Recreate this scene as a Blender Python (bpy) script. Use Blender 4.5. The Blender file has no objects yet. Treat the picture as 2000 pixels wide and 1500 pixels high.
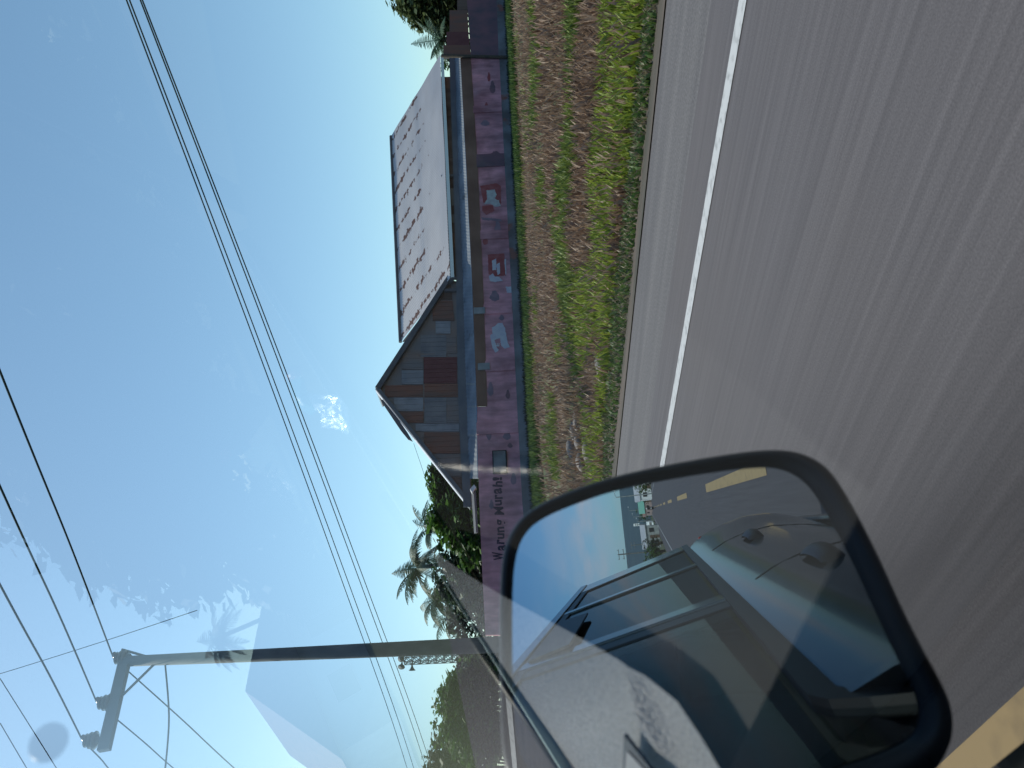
import bpy, bmesh, math, random
from mathutils import Vector, Matrix, noise as mnoise
random.seed(7)
R = math.radians
S = bpy.context.scene
COL = S.collection

# ------------------------------------------------------------------ camera
# The photograph lies on its side: world "up" points to the left of the picture.
FPX = 1400.0                      # focal length in pixels of the 2000 x 1500 photograph
AZ, ROLL, PITCH = R(46.0), R(2.58), R(0.2)
CAM = Vector((0, 0, 1.35))
Ff = Vector((math.sin(AZ) * math.cos(PITCH), math.cos(AZ) * math.cos(PITCH), math.sin(PITCH)))
r0 = Vector((math.cos(AZ), -math.sin(AZ), 0))
u0 = r0.cross(Ff)
cr = r0 * math.cos(ROLL) - u0 * math.sin(ROLL)     # right when the phone is held upright
cu = r0 * math.sin(ROLL) + u0 * math.cos(ROLL)     # up when the phone is held upright

def ray(px, py):
    """direction (depth 1 along the view) through pixel px,py of the photograph"""
    X, Y = 1500 - py, px
    return Ff + cr * ((X - 750) / FPX) + cu * ((1000 - Y) / FPX)
def pt(px, py, depth): return CAM + ray(px, py) * depth
def on_plane(px, py, p, n, o=CAM, d=None):
    d = d or ray(px, py)
    return o + d * ((p - o).dot(n) / d.dot(n))

cam = bpy.data.cameras.new('camera'); camo = bpy.data.objects.new('camera', cam); COL.objects.link(camo)
cam.sensor_width = 36; cam.lens = FPX / 2000 * 36; cam.clip_start = 0.01; cam.clip_end = 12000
camo.matrix_world = Matrix.Translation(CAM) @ Matrix((-cu, cr, -Ff)).transposed().to_4x4()
cam.dof.use_dof = True; cam.dof.focus_distance = 18; cam.dof.aperture_fstop = 7.0
S.camera = camo

# ------------------------------------------------------------------ materials
def mat(name, col, rough=0.8, metal=0.0, col2=None, scale=5.0, stretch=(1, 1, 1), lo=0.35, hi=0.65, bump=0.0, spec=0.5, detail=4, col3=None, scale3=1.0, lo3=.5, hi3=.6):
    m = bpy.data.materials.new(name); m.use_nodes = True
    nt = m.node_tree; b = nt.nodes['Principled BSDF']
    b.inputs['Roughness'].default_value = rough; b.inputs['Metallic'].default_value = metal
    b.inputs['Specular IOR Level'].default_value = spec
    b.inputs['Base Color'].default_value = (*col, 1)
    def nz(sc, st, det):
        tc = nt.nodes.new('ShaderNodeTexCoord'); mp = nt.nodes.new('ShaderNodeMapping'); n = nt.nodes.new('ShaderNodeTexNoise')
        mp.inputs['Scale'].default_value = st; n.inputs['Scale'].default_value = sc; n.inputs['Detail'].default_value = det
        nt.links.new(tc.outputs['Object'], mp.inputs[0]); nt.links.new(mp.outputs[0], n.inputs['Vector'])
        return n
    out = None
    if col2:
        n = nz(scale, stretch, detail)
        r = nt.nodes.new('ShaderNodeValToRGB'); r.color_ramp.elements[0].position = lo; r.color_ramp.elements[1].position = hi
        r.color_ramp.elements[0].color = (*col, 1); r.color_ramp.elements[1].color = (*col2, 1)
        nt.links.new(n.outputs['Fac'], r.inputs[0]); out = r.outputs[0]
        if col3:
            n3 = nz(scale3, (1, 1, 1), 5)
            r3 = nt.nodes.new('ShaderNodeValToRGB'); r3.color_ramp.elements[0].position = lo3; r3.color_ramp.elements[1].position = hi3
            mx = nt.nodes.new('ShaderNodeMix'); mx.data_type = 'RGBA'
            nt.links.new(n3.outputs['Fac'], r3.inputs[0]); nt.links.new(r3.outputs[0], mx.inputs[0])
            nt.links.new(out, mx.inputs[6]); mx.inputs[7].default_value = (*col3, 1); out = mx.outputs[2]
        nt.links.new(out, b.inputs['Base Color'])
        if bump:
            bp = nt.nodes.new('ShaderNodeBump'); bp.inputs['Strength'].default_value = bump; bp.inputs['Distance'].default_value = .02
            nt.links.new(n.outputs['Fac'], bp.inputs['Height']); nt.links.new(bp.outputs[0], b.inputs['Normal'])
    return m

def leaf_mat(name, c1, c2, trans=0.35):
    """leaves: a diffuse face with some light coming through; colour varies from leaf to leaf"""
    m = bpy.data.materials.new(name); m.use_nodes = True; nt = m.node_tree
    for n in list(nt.nodes): nt.nodes.remove(n)
    o = nt.nodes.new('ShaderNodeOutputMaterial'); g = nt.nodes.new('ShaderNodeNewGeometry')
    r = nt.nodes.new('ShaderNodeValToRGB'); r.color_ramp.elements[0].color = (*c1, 1); r.color_ramp.elements[1].color = (*c2, 1)
    nt.links.new(g.outputs['Random Per Island'], r.inputs[0])
    d = nt.nodes.new('ShaderNodeBsdfPrincipled'); d.inputs['Roughness'].default_value = .55
    t = nt.nodes.new('ShaderNodeBsdfTranslucent'); mx = nt.nodes.new('ShaderNodeMixShader'); mx.inputs[0].default_value = trans
    nt.links.new(r.outputs[0], d.inputs['Base Color']); nt.links.new(r.outputs[0], t.inputs['Color'])
    nt.links.new(d.outputs[0], mx.inputs[1]); nt.links.new(t.outputs[0], mx.inputs[2]); nt.links.new(mx.outputs[0], o.inputs[0])
    return m

def glass_mat(name, tint, f0=.04, boost=1.0, outer=None):
    """thin window pane: see-through, mirror-like towards grazing angles on both faces"""
    m = bpy.data.materials.new(name); m.use_nodes = True; nt = m.node_tree
    for n in list(nt.nodes): nt.nodes.remove(n)
    N = lambda t: nt.nodes.new(t)
    def M(op, a, b):
        n = N('ShaderNodeMath'); n.operation = op
        for i, v in enumerate((a, b)):
            if isinstance(v, (int, float)): n.inputs[i].default_value = v
            elif v is not None: nt.links.new(v, n.inputs[i])
        return n.outputs[0]
    g = N('ShaderNodeNewGeometry'); dt = N('ShaderNodeVectorMath'); dt.operation = 'DOT_PRODUCT'
    nt.links.new(g.outputs['Incoming'], dt.inputs[0]); nt.links.new(g.outputs['Normal'], dt.inputs[1])
    c = M('ABSOLUTE', dt.outputs['Value'], None)
    s = M('ADD', M('MULTIPLY', M('POWER', M('SUBTRACT', 1.0, c), 5.0), 1 - f0), f0)
    s = M('MULTIPLY', M('DIVIDE', M('MULTIPLY', s, 2.0), M('ADD', s, 1.0)), boost)
    if outer is not None:      # outside face's reflection cut to keep the window dark in the mirror
        s = M('MULTIPLY', s, M('ADD', M('MULTIPLY', g.outputs['Backfacing'], 1 - outer), outer))
    s = M('MINIMUM', s, .56)
    tr = N('ShaderNodeBsdfTransparent'); tr.inputs[0].default_value = (*tint, 1)
    gl = N('ShaderNodeBsdfGlossy'); gl.inputs['Roughness'].default_value = 0
    mx = N('ShaderNodeMixShader'); o = N('ShaderNodeOutputMaterial')
    nt.links.new(s, mx.inputs[0]); nt.links.new(tr.outputs[0], mx.inputs[1]); nt.links.new(gl.outputs[0], mx.inputs[2]); nt.links.new(mx.outputs[0], o.inputs[0])
    return m

M = {}
M['asphalt'] = mat('asphalt', (.090, .077, .080), .85, col2=(.117, .101, .104), scale=3.2, stretch=(7, .10, 1), lo=.32, hi=.68, detail=10, col3=(.115, .095, .092), scale3=.23, lo3=.40, hi3=.75)
def grain(m, sc, amt, st=(1, 1, 1)):
    nt = m.node_tree; b = nt.nodes['Principled BSDF']; src = b.inputs['Base Color'].links[0].from_socket
    tc = nt.nodes.new('ShaderNodeTexCoord'); mp = nt.nodes.new('ShaderNodeMapping'); mp.inputs['Scale'].default_value = st; n = nt.nodes.new('ShaderNodeTexNoise'); n.inputs['Scale'].default_value = sc; n.inputs['Detail'].default_value = 3
    r = nt.nodes.new('ShaderNodeMapRange'); r.inputs[1].default_value = .3; r.inputs[2].default_value = .7; r.inputs[3].default_value = 1 - amt; r.inputs[4].default_value = 1 + amt
    mx = nt.nodes.new('ShaderNodeMix'); mx.data_type = 'RGBA'; mx.blend_type = 'MULTIPLY'; mx.inputs[0].default_value = 1
    cc = nt.nodes.new('ShaderNodeCombineColor')
    nt.links.new(tc.outputs['Object'], mp.inputs[0]); nt.links.new(mp.outputs[0], n.inputs[0]); nt.links.new(n.outputs['Fac'], r.inputs[0])
    for q in range(3): nt.links.new(r.outputs[0], cc.inputs[q])
    nt.links.new(src, mx.inputs[6]); nt.links.new(cc.outputs[0], mx.inputs[7]); nt.links.new(mx.outputs[2], b.inputs['Base Color'])
grain(M['asphalt'], 130, .2); grain(M['asphalt'], 1.0, .09, (40, .7, 1))
M['shoulder'] = mat('shoulder_asphalt', (.105, .092, .092), .85, col2=(.145, .128, .125), scale=2.2, stretch=(2.2, .08, 1), detail=8)
grain(M['shoulder'], 50, .25)
M['white_paint'] = mat('white_road_paint', (.52, .50, .49), .7, col2=(.24, .23, .225), scale=14, lo=.5, hi=.78, detail=8)
M['yellow_paint'] = mat('yellow_road_paint', (.50, .33, .15), .7, col2=(.33, .22, .11), scale=7, lo=.5, hi=.8)
M['red_paint'] = mat('red_road_paint', (.15, .07, .055), .8, col2=(.09, .07, .065), scale=.8)
M['soil'] = mat('soil', (.13, .085, .055), .95, col2=(.055, .085, .02), scale=.55, detail=8, lo=.4, hi=.6, bump=.5, col3=(.17, .12, .085), scale3=1.3, lo3=.52, hi3=.7)
M['verge'] = mat('dirt_verge', (.13, .095, .075), .95, col2=(.06, .055, .04), scale=1.6, stretch=(2, .25, 1), detail=8)
M['field'] = mat('far_field', (.06, .09, .025), .95, col2=(.11, .10, .05), scale=.05, detail=8)
M['hill'] = mat('wooded_hill_hazed', (.05, .085, .11), .95, col2=(.06, .10, .12), scale=.01, detail=8)  # bluish base colour stands in for the haze of distance
M['black'] = mat('black_plastic', (.012, .012, .014), .45)
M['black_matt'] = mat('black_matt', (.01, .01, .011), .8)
M['rubber'] = mat('black_rubber', (.014, .014, .015), .7)
M['dash'] = mat('dash_lit_grey', (.53, .525, .515), .48, col2=(.36, .36, .365), scale=330, lo=.42, hi=.6, bump=.55, detail=2)  # sunlit part of the dashboard, its brightness put into the colour
M['dashgrey'] = mat('dark_grey_plastic', (.34, .345, .35), .5)
M['paint'] = mat('grey_metallic_paint', (.085, .105, .115), .09, .5, spec=.6)
M['chrome'] = mat('satin_trim', (.35, .36, .36), .25, .9)
M['hoodtrim'] = mat('satin_black_trim', (.02, .02, .02), .42, .0, spec=.9)
M['glint_metal'] = mat('satin_glint_tube', (.42, .40, .38), .36, .9, col2=(.30, .29, .28), scale=60, bump=.3)
M['edge'] = mat('pale_glass_edge', (.55, .66, .6), .35)
M['mirror'] = mat('mirror_silver', (.43, .50, .54), 0.0, 1.0)
M['glass'] = glass_mat('window_glass', (.88, .955, .955), .02, 1.95, .19)
M['screen'] = glass_mat('windscreen_glass', (.9, .95, .95), .04, .6)
M['dark_glass'] = glass_mat('tinted_glass', (.06, .07, .08), .05, .5)
M['tail'] = mat('tail_lamp_red', (.42, .04, .03), .15)
M['concrete'] = mat('weathered_concrete', (.20, .21, .21), .9, col2=(.32, .32, .31), scale=2.0, detail=6)
M['pole'] = mat('pole_concrete', (.115, .12, .12), .9, col2=(.16, .165, .16), scale=2)
M['pink'] = mat('pink_wall_paint', (.66, .29, .315), .9, col2=(.38, .20, .22), scale=.9, stretch=(1, 1, .6), detail=10, lo=.40, hi=.68, col3=(.36, .14, .155), scale3=.45, lo3=.5, hi3=.68)
grain(M['pink'], 5, .22, (1, 1, .25)); grain(M['pink'], 1.6, .18)
M['pink_dark'] = mat('dark_pink_paint', (.23, .11, .125), .9, col2=(.12, .085, .10), scale=1.1, detail=8)  # tree shade of the wall end in the colour; also pilaster and stains
M['red_ad'] = mat('faded_red_paint', (.30, .055, .055), .85, col2=(.36, .11, .11), scale=3, detail=8, lo=.4, hi=.75)
M['worn_white'] = mat('worn_white_paint', (.50, .46, .52), .85, col2=(.58, .56, .56), scale=4)
M['worn_green'] = mat('pale_paint', (.50, .52, .47), .85, col2=(.4, .36, .36), scale=5)
M['stain'] = mat('damp_stain', (.2, .14, .17), .9, col2=(.3, .19, .22), scale=3)
M['ink'] = mat('dark_lettering', (.065, .04, .055), .8, col2=(.12, .06, .08), scale=9)
M['wall_grey'] = mat('grey_footing', (.24, .235, .235), .9, col2=(.12, .105, .10), scale=.9, detail=9, col3=(.25, .10, .075), scale3=.8, lo3=.62, hi3=.68)
M['brown_sheet'] = mat('rusty_brown_sheet', (.15, .072, .045), .8, col2=(.24, .13, .085), scale=.6, detail=8)
M['zinc'] = mat('pale_zinc_roof', (.60, .585, .60), .42, .25, col2=(.52, .50, .53), scale=1.5, detail=6)
M['blue_zinc'] = mat('blue_grey_zinc', (.17, .185, .205), .6, .1, col2=(.27, .28, .295), scale=.9, stretch=(1, 1, 1), detail=7, col3=(.09, .10, .11), scale3=1.4, lo3=.62, hi3=.7)
M['fascia'] = mat('dark_blue_fascia', (.085, .088, .10), .6, col2=(.12, .12, .125), scale=1.2)
M['rust'] = mat('rust_sheet', (.23, .09, .055), .8, col2=(.14, .085, .065), scale=2.2, stretch=(1, 1, .3), detail=8)
M['maroon'] = mat('maroon_sheet', (.12, .025, .024), .7, col2=(.15, .04, .035), scale=2)
M['tan'] = mat('tan_grey_sheet', (.23, .205, .195), .8, col2=(.15, .14, .145), scale=1.4, detail=8)
M['clad'] = mat('grey_blue_sheet', (.17, .15, .143), .7, col2=(.24, .155, .115), scale=1.2, stretch=(1, 1, .4), detail=8)
M['lilac'] = mat('pale_blue_sheet', (.29, .275, .275), .7, col2=(.21, .20, .205), scale=2)
M['plank'] = mat('dark_brown_planks', (.085, .045, .032), .85, col2=(.17, .11, .08), scale=1.3, stretch=(1.6, 1.6, .15), detail=6)
M['barge'] = mat('weathered_barge_board', (.13, .12, .12), .8, col2=(.09, .085, .09), scale=2)
M['wire'] = mat('cable', (.02, .04, .045), .85, spec=.1)
M['steel'] = mat('galvanised_steel', (.16, .175, .18), .75, .15)
M['insul'] = mat('insulator_ceramic', (.16, .15, .15), .25)
M['trunk'] = mat('palm_trunk', (.16, .13, .105), .9, col2=(.09, .075, .06), scale=3, stretch=(1, 1, 5))
M['bark'] = mat('bark', (.10, .075, .05), .9, col2=(.06, .05, .04), scale=4)
M['palm'] = leaf_mat('palm_leaf', (.03, .07, .04), (.07, .13, .075), .2)
M['leaf'] = leaf_mat('leaf_green', (.03, .075, .018), (.11, .22, .035), .4)
M['leaf_dark'] = leaf_mat('leaf_dark_green', (.015, .035, .015), (.05, .10, .03), .3)
M['leaf_olive'] = leaf_mat('leaf_olive', (.06, .085, .03), (.15, .19, .08), .35)
M['leaf_yellow'] = leaf_mat('banana_leaf', (.05, .11, .02), (.18, .26, .05), .45)
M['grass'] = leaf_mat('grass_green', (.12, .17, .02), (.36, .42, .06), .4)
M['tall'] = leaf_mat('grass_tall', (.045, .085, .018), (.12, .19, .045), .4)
M['patchy'] = leaf_mat('grass_patchy', (.09, .12, .02), (.24, .29, .06), .4)
M['straw'] = leaf_mat('straw', (.14, .11, .06), (.30, .24, .15), .3)
M['shade'] = leaf_mat('weeds_shade_tint', (.010, .026, .016), (.025, .05, .03), .2)  # shade at the wall foot painted into the leaf colour
M['dry'] = leaf_mat('weeds_dry', (.17, .095, .06), (.38, .25, .165), .3)
M['stone'] = mat('pale_stone', (.24, .2, .18), .9, col2=(.15, .13, .115), scale=4)
M['plaster'] = mat('white_plaster', (.7, .68, .68), .8, col2=(.6, .58, .58), scale=1)
M['green_roof'] = mat('green_sheet_roof', (.16, .36, .29), .5)
M['tile_roof'] = mat('brown_tile_roof', (.30, .17, .14), .8, col2=(.22, .13, .11), scale=3)
M['brick'] = mat('pale_brown_wall', (.38, .27, .25), .9, col2=(.30, .22, .21), scale=1)
M['white_body'] = mat('white_enamel', (.8, .8, .8), .3)
M['helmet'] = mat('white_helmet', (.85, .85, .85), .3)
M['cloth'] = mat('dark_jacket', (.02, .02, .025), .9)
M['skin'] = mat('skin', (.32, .18, .12), .6)
M['pack'] = mat('glossy_white_packet', (.9, .91, .9), .34, .85)
M['pack_red'] = mat('red_packet_end', (.55, .09, .11), .3)
M['pack_teal'] = mat('teal_packet_band', (.12, .5, .45), .3)
M['pave'] = mat('pavement', (.25, .23, .22), .9, col2=(.2, .18, .17), scale=.5)

# ------------------------------------------------------------------ object helpers
ORG = {}
def link(o):
    COL.objects.link(o); return o
def thing(name, label, cat, loc, group=None):
    o = link(bpy.data.objects.new(name, None)); o.location = loc; o.empty_display_size = .2
    o['label'] = label; o['category'] = cat
    if group: o['group'] = group
    ORG[o] = Vector(loc); return o
def tag(o, label, cat, group=None):
    o['label'] = label; o['category'] = cat
    if group: o['group'] = group
    return o
class MB:
    """collects shapes that become ONE mesh object"""
    def __init__(s): s.v = []; s.f = []; s.mi = []
    def add(s, vs, fs, mi=0):
        k = len(s.v); s.v += [tuple(v) for v in vs]; s.f += [tuple(i + k for i in f) for f in fs]; s.mi += [mi] * len(fs)
    def hexa(s, p, mi=0):   # eight corners: bottom four, top four
        s.add(p, [(3, 2, 1, 0), (4, 5, 6, 7), (0, 1, 5, 4), (1, 2, 6, 5), (2, 3, 7, 6), (3, 0, 4, 7)], mi)
    def box(s, c, sx, sy, sz, ax=(1, 0, 0), ay=(0, 1, 0), az=(0, 0, 1), mi=0):
        c, ax, ay, az = Vector(c), Vector(ax) * sx / 2, Vector(ay) * sy / 2, Vector(az) * sz / 2
        s.hexa([c - ax - ay - az, c + ax - ay - az, c + ax + ay - az, c - ax + ay - az, c - ax - ay + az, c + ax - ay + az, c + ax + ay + az, c - ax + ay + az], mi)
    def tube(s, pts, rad, n=8, mi=0):
        pts = [Vector(p) for p in pts]; rad = rad if isinstance(rad, (list, tuple)) else [rad] * len(pts)
        rings = []
        for i, p in enumerate(pts):
            t = (pts[min(i + 1, len(pts) - 1)] - pts[max(i - 1, 0)]).normalized()
            a = t.cross(Vector((0, 0, 1)));
            if a.length < .05: a = t.cross(Vector((1, 0, 0)))
            a.normalize(); b = t.cross(a)
            rings.append([p + (a * math.cos(q * 2 * math.pi / n) + b * math.sin(q * 2 * math.pi / n)) * rad[i] for q in range(n)])
        vs = [v for r_ in rings for v in r_]
        fs = [(i * n + q, i * n + (q + 1) % n, (i + 1) * n + (q + 1) % n, (i + 1) * n + q) for i in range(len(pts) - 1) for q in range(n)]
        fs += [tuple(range(n))[::-1], tuple((len(pts) - 1) * n + q for q in range(n))]
        s.add(vs, fs, mi)
    def ball(s, c, rx, ry, rz, nu=12, nv=8, mi=0):
        c = Vector(c); vs = []; fs = []
        for j in range(nv + 1):
            th = math.pi * j / nv
            for i in range(nu):
                ph = 2 * math.pi * i / nu
                vs.append(c + Vector((rx * math.sin(th) * math.cos(ph), ry * math.sin(th) * math.sin(ph), rz * math.cos(th))))
        for j in range(nv):
            for i in range(nu): fs.append((j * nu + i, (j + 1) * nu + i, (j + 1) * nu + (i + 1) % nu, j * nu + (i + 1) % nu))
        s.add(vs, fs, mi)
    def prism(s, poly, off, mi=0):
        """a flat polygon given thickness along off"""
        off = Vector(off); n = len(poly); vs = [Vector(p) for p in poly]
        vs = vs + [p + off for p in vs]
        s.add(vs, [tuple(range(n))[::-1], tuple(range(n, 2 * n))] + [(i, (i + 1) % n, n + (i + 1) % n, n + i) for i in range(n)], mi)
    def grid(s, fn, nu, nv, mi=0):
        vs = [fn(i / nu, j / nv) for j in range(nv + 1) for i in range(nu + 1)]
        s.add(vs, [(j * (nu + 1) + i, j * (nu + 1) + i + 1, (j + 1) * (nu + 1) + i + 1, (j + 1) * (nu + 1) + i) for j in range(nv) for i in range(nu)], mi)
    def build(s, name, m, parent=None, smooth=False, bevel=0, kind=None):
        org = Vector((0, 0, 0)); root = parent
        while root is not None and root not in ORG: root = root.parent
        if root is not None: org = ORG[root]
        me = bpy.data.meshes.new(name); me.from_pydata([(v[0] - org.x, v[1] - org.y, v[2] - org.z) for v in s.v], [], s.f)
        ms = m if isinstance(m, (list, tuple)) else [m]
        for q in ms: me.materials.append(q)
        if len(ms) > 1: me.polygons.foreach_set('material_index', s.mi)
        if smooth: me.polygons.foreach_set('use_smooth', [True] * len(me.polygons))
        me.update()
        o = link(bpy.data.objects.new(name, me))
        if parent is not None: o.parent = parent
        if bevel:
            bv = o.modifiers.new('b', 'BEVEL'); bv.width = bevel; bv.segments = 2; bv.limit_method = 'ANGLE'
        if kind: o['kind'] = kind
        return o
def sstep(t):
    t = max(0.0, min(1.0, t)); return t * t * (3 - 2 * t)

# ------------------------------------------------------------------ world and sun
SUN = Vector((-.16, .58, .80)).normalized()
el = math.asin(SUN.z); azs = math.atan2(SUN.x, SUN.y)
w = bpy.data.worlds.new('World'); S.world = w; w.use_nodes = True; nt = w.node_tree
bg = nt.nodes['Background']; sky = nt.nodes.new('ShaderNodeTexSky'); sky.sky_type = 'NISHITA'; sky.sun_disc = False
sky.sun_elevation = el; sky.sun_rotation = azs; sky.air_density = 1.0; sky.dust_density = .75; sky.ozone_density = 1.5
# thin clouds low in the sky behind the car
tc = nt.nodes.new('ShaderNodeTexCoord'); sp = nt.nodes.new('ShaderNodeSeparateXYZ'); nt.links.new(tc.outputs['Generated'], sp.inputs[0])
mp = nt.nodes.new('ShaderNodeMapping'); mp.inputs['Scale'].default_value = (5, 5, 16); nt.links.new(tc.outputs['Generated'], mp.inputs[0])
nz = nt.nodes.new('ShaderNodeTexNoise'); nz.inputs['Scale'].default_value = 1.5; nz.inputs['Detail'].default_value = 7; nt.links.new(mp.outputs[0], nz.inputs['Vector'])
rp = nt.nodes.new('ShaderNodeValToRGB'); rp.color_ramp.elements[0].position = .44; rp.color_ramp.elements[1].position = .66; nt.links.new(nz.outputs['Fac'], rp.inputs[0])
def ramp(sock, pts):
    r_ = nt.nodes.new('ShaderNodeValToRGB'); cr_ = r_.color_ramp
    while len(cr_.elements) < len(pts): cr_.elements.new(.5)
    for e_, (p_, v_) in zip(cr_.elements, pts): e_.position = p_; e_.color = (v_, v_, v_, 1)
    nt.links.new(sock, r_.inputs[0]); return r_.outputs[0]
band = ramp(sp.outputs['Z'], [(0, 0), (.035, .2), (.085, 1), (.13, .3), (.2, 0)])
mr = nt.nodes.new('ShaderNodeMath'); mr.operation = 'MULTIPLY'; nt.links.new(rp.outputs[0], mr.inputs[0]); nt.links.new(band, mr.inputs[1])
ny = nt.nodes.new('ShaderNodeMath'); ny.operation = 'MULTIPLY'; ny.inputs[1].default_value = -1.6; ny.use_clamp = True; nt.links.new(sp.outputs['Y'], ny.inputs[0])
m2 = nt.nodes.new('ShaderNodeMath'); m2.operation = 'MULTIPLY'; nt.links.new(mr.outputs[0], m2.inputs[0]); nt.links.new(ny.outputs[0], m2.inputs[1])
m3 = nt.nodes.new('ShaderNodeMath'); m3.operation = 'MULTIPLY'; m3.inputs[1].default_value = .75; nt.links.new(m2.outputs[0], m3.inputs[0])
mx = nt.nodes.new('ShaderNodeMix'); mx.data_type = 'RGBA'; nt.links.new(m3.outputs[0], mx.inputs[0])
tn = nt.nodes.new('ShaderNodeMix'); tn.data_type = 'RGBA'; tn.inputs[6].default_value = (.91, 1.01, .94, 1); tn.inputs[7].default_value = (.46, .63, .80, 1); nt.links.new(ny.outputs[0], tn.inputs[0])
ml_ = nt.nodes.new('ShaderNodeMix'); ml_.data_type = 'RGBA'; ml_.blend_type = 'MULTIPLY'; ml_.inputs[0].default_value = 1; nt.links.new(sky.outputs[0], ml_.inputs[6]); nt.links.new(tn.outputs[2], ml_.inputs[7])
nt.links.new(ml_.outputs[2], mx.inputs[6]); mx.inputs[7].default_value = (5.0, 4.3, 4.7, 1)
nt.links.new(mx.outputs[2], bg.inputs[0]); bg.inputs[1].default_value = .15
sl = bpy.data.lights.new('sun', 'SUN'); sl.energy = 3.2; sl.angle = R(.5); sl.color = (1, .92, .80)
so = link(bpy.data.objects.new('sun', sl)); so.rotation_euler = SUN.to_track_quat('Z', 'Y').to_euler()
S.view_settings.view_transform = 'Standard'; S.view_settings.look = 'None'; S.view_settings.exposure = 0.36; S.view_settings.gamma = 1

# ------------------------------------------------------------------ the wall line: everything on the plot runs along e
P1 = Vector((*pt(1042, 880, 28).xy, 0)); P2 = Vector((*pt(995, 130, 39).xy, 0))
e = (P2 - P1).normalized(); nrm = Vector((e.y, -e.x, 0))
if nrm.dot(CAM - P1) < 0: nrm = -nrm
UP = Vector((0, 0, 1))
def W(px, py, off=0.0):
    """(s, z) on the plane parallel to the wall, off metres in front of it"""
    p = on_plane(px, py, P1 + nrm * off, nrm); return ((p - P1).dot(e), p.z)
def Q(s, z, off=0.0): return P1 + e * s + nrm * off + UP * z
def WP(px, py, off=0.0): return on_plane(px, py, P1 + nrm * off, nrm)

EDGE = 6.35
def terrain(x, y):
    h = .56 * sstep((x - EDGE - .15) / 9.5) * sstep((y + 16) / 16)
    if x > EDGE + .1:
        h += (.05 * mnoise.noise(Vector((x * .8, y * .8, 0))) + .03 * mnoise.noise(Vector((x * 2.1, y * 2.1, 3)))) * sstep((x - EDGE - .1) / 1.0)
    return h

# ------------------------------------------------------------------ ground
g = MB(); g.add([(-5000, -5000, -.06), (5000, -5000, -.06), (5000, 5000, -.06), (-5000, 5000, -.06)], [(0, 1, 2, 3)])
g.build('ground', M['field'], kind='structure')
xs = [EDGE + .0, EDGE + .15] + [EDGE + .3 + i * .35 for i in range(60)] + [28 + i * 3 for i in range(30)]
ys = [-60 + i * 4 for i in range(12)] + [-12 + i * .45 for i in range(100)] + [34 + i * 6 for i in range(24)]
t_ = MB(); nx = len(xs)
t_.add([(x, y, terrain(x, y) if i > 0 else -.07) for y in ys for i, x in enumerate(xs)],
       [(j * nx + i, j * nx + i + 1, (j + 1) * nx + i + 1, (j + 1) * nx + i) for j in range(len(ys) - 1) for i in range(nx - 1)])
t_.build('terrain', M['soil'], smooth=True, kind='structure')
def strip(name, x0, x1, y0, y1, z, m, ragged=0):
    s = MB(); n = 160 if ragged else 1
    L = [(x0 + 0, y0 + (y1 - y0) * i / n, z) for i in range(n + 1)]
    Rr = [(x1 + ragged * mnoise.noise(Vector((i * .9, 0, z * 50))), y0 + (y1 - y0) * i / n, z) for i in range(n + 1)]
    s.add(L + Rr, [(i, n + 1 + i, n + 2 + i, i + 1) for i in range(n)])
    return s.build(name, m, kind='structure')
strip('road', -4.3, 4.9, -420, 420, 0.0, M['asphalt'])
strip('road_shoulder', 4.9, 6.2, -420, 420, 0.0, M['shoulder'])
strip('dirt_path', 6.2, 6.9, -60, 60, .012, M['verge'], .18)
strip('road_edge_line', 4.19, 4.32, -420, 420, .005, M['white_paint'])
strip('road_edge_line', -2.75, -2.62, -420, 420, .005, M['white_paint'])
y = -400
cl = MB()
y = -398.5
while y < 200:
    cl.add([(.62, y, .005), (.79, y, .005), (.79, y + 8.0, .005), (.62, y + 8.0, .005)], [(0, 1, 2, 3)]); y += 16.0
cl.build('road_centre_line', M['yellow_paint'], kind='structure')


# ------------------------------------------------------------------ grass and weeds
def blade_patch(name, m, pts, hmin, hmax, wmin, wmax, lean):
    v = []; f = []
    for (x, y, z) in pts:
        h = random.uniform(hmin, hmax); wd = random.uniform(wmin, wmax); a = random.uniform(0, 6.283); b = random.uniform(0, 6.283)
        dx, dy = math.cos(a) * wd, math.sin(a) * wd; lx, ly = math.cos(b) * h * lean * random.random(), math.sin(b) * h * lean * random.random()
        k = len(v)
        v += [(x - dx, y - dy, z - .03), (x + dx, y + dy, z - .03), (x + lx * .5 + dx * .7, y + ly * .5 + dy * .7, z + h * .6), (x + lx * .5 - dx * .7, y + ly * .5 - dy * .7, z + h * .6), (x + lx, y + ly, z + h)]
        f += [(k, k + 1, k + 2, k + 3), (k + 3, k + 2, k + 4)]
    s = MB(); s.v = v; s.f = f; s.mi = [0] * len(f)
    return s.build(name, m, kind='stuff')
A = {k: [] for k in ('grass', 'tall', 'shade', 'dry', 'low', 'straw', 'patch')}
sL = W(1000, 1290)[0]
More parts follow.
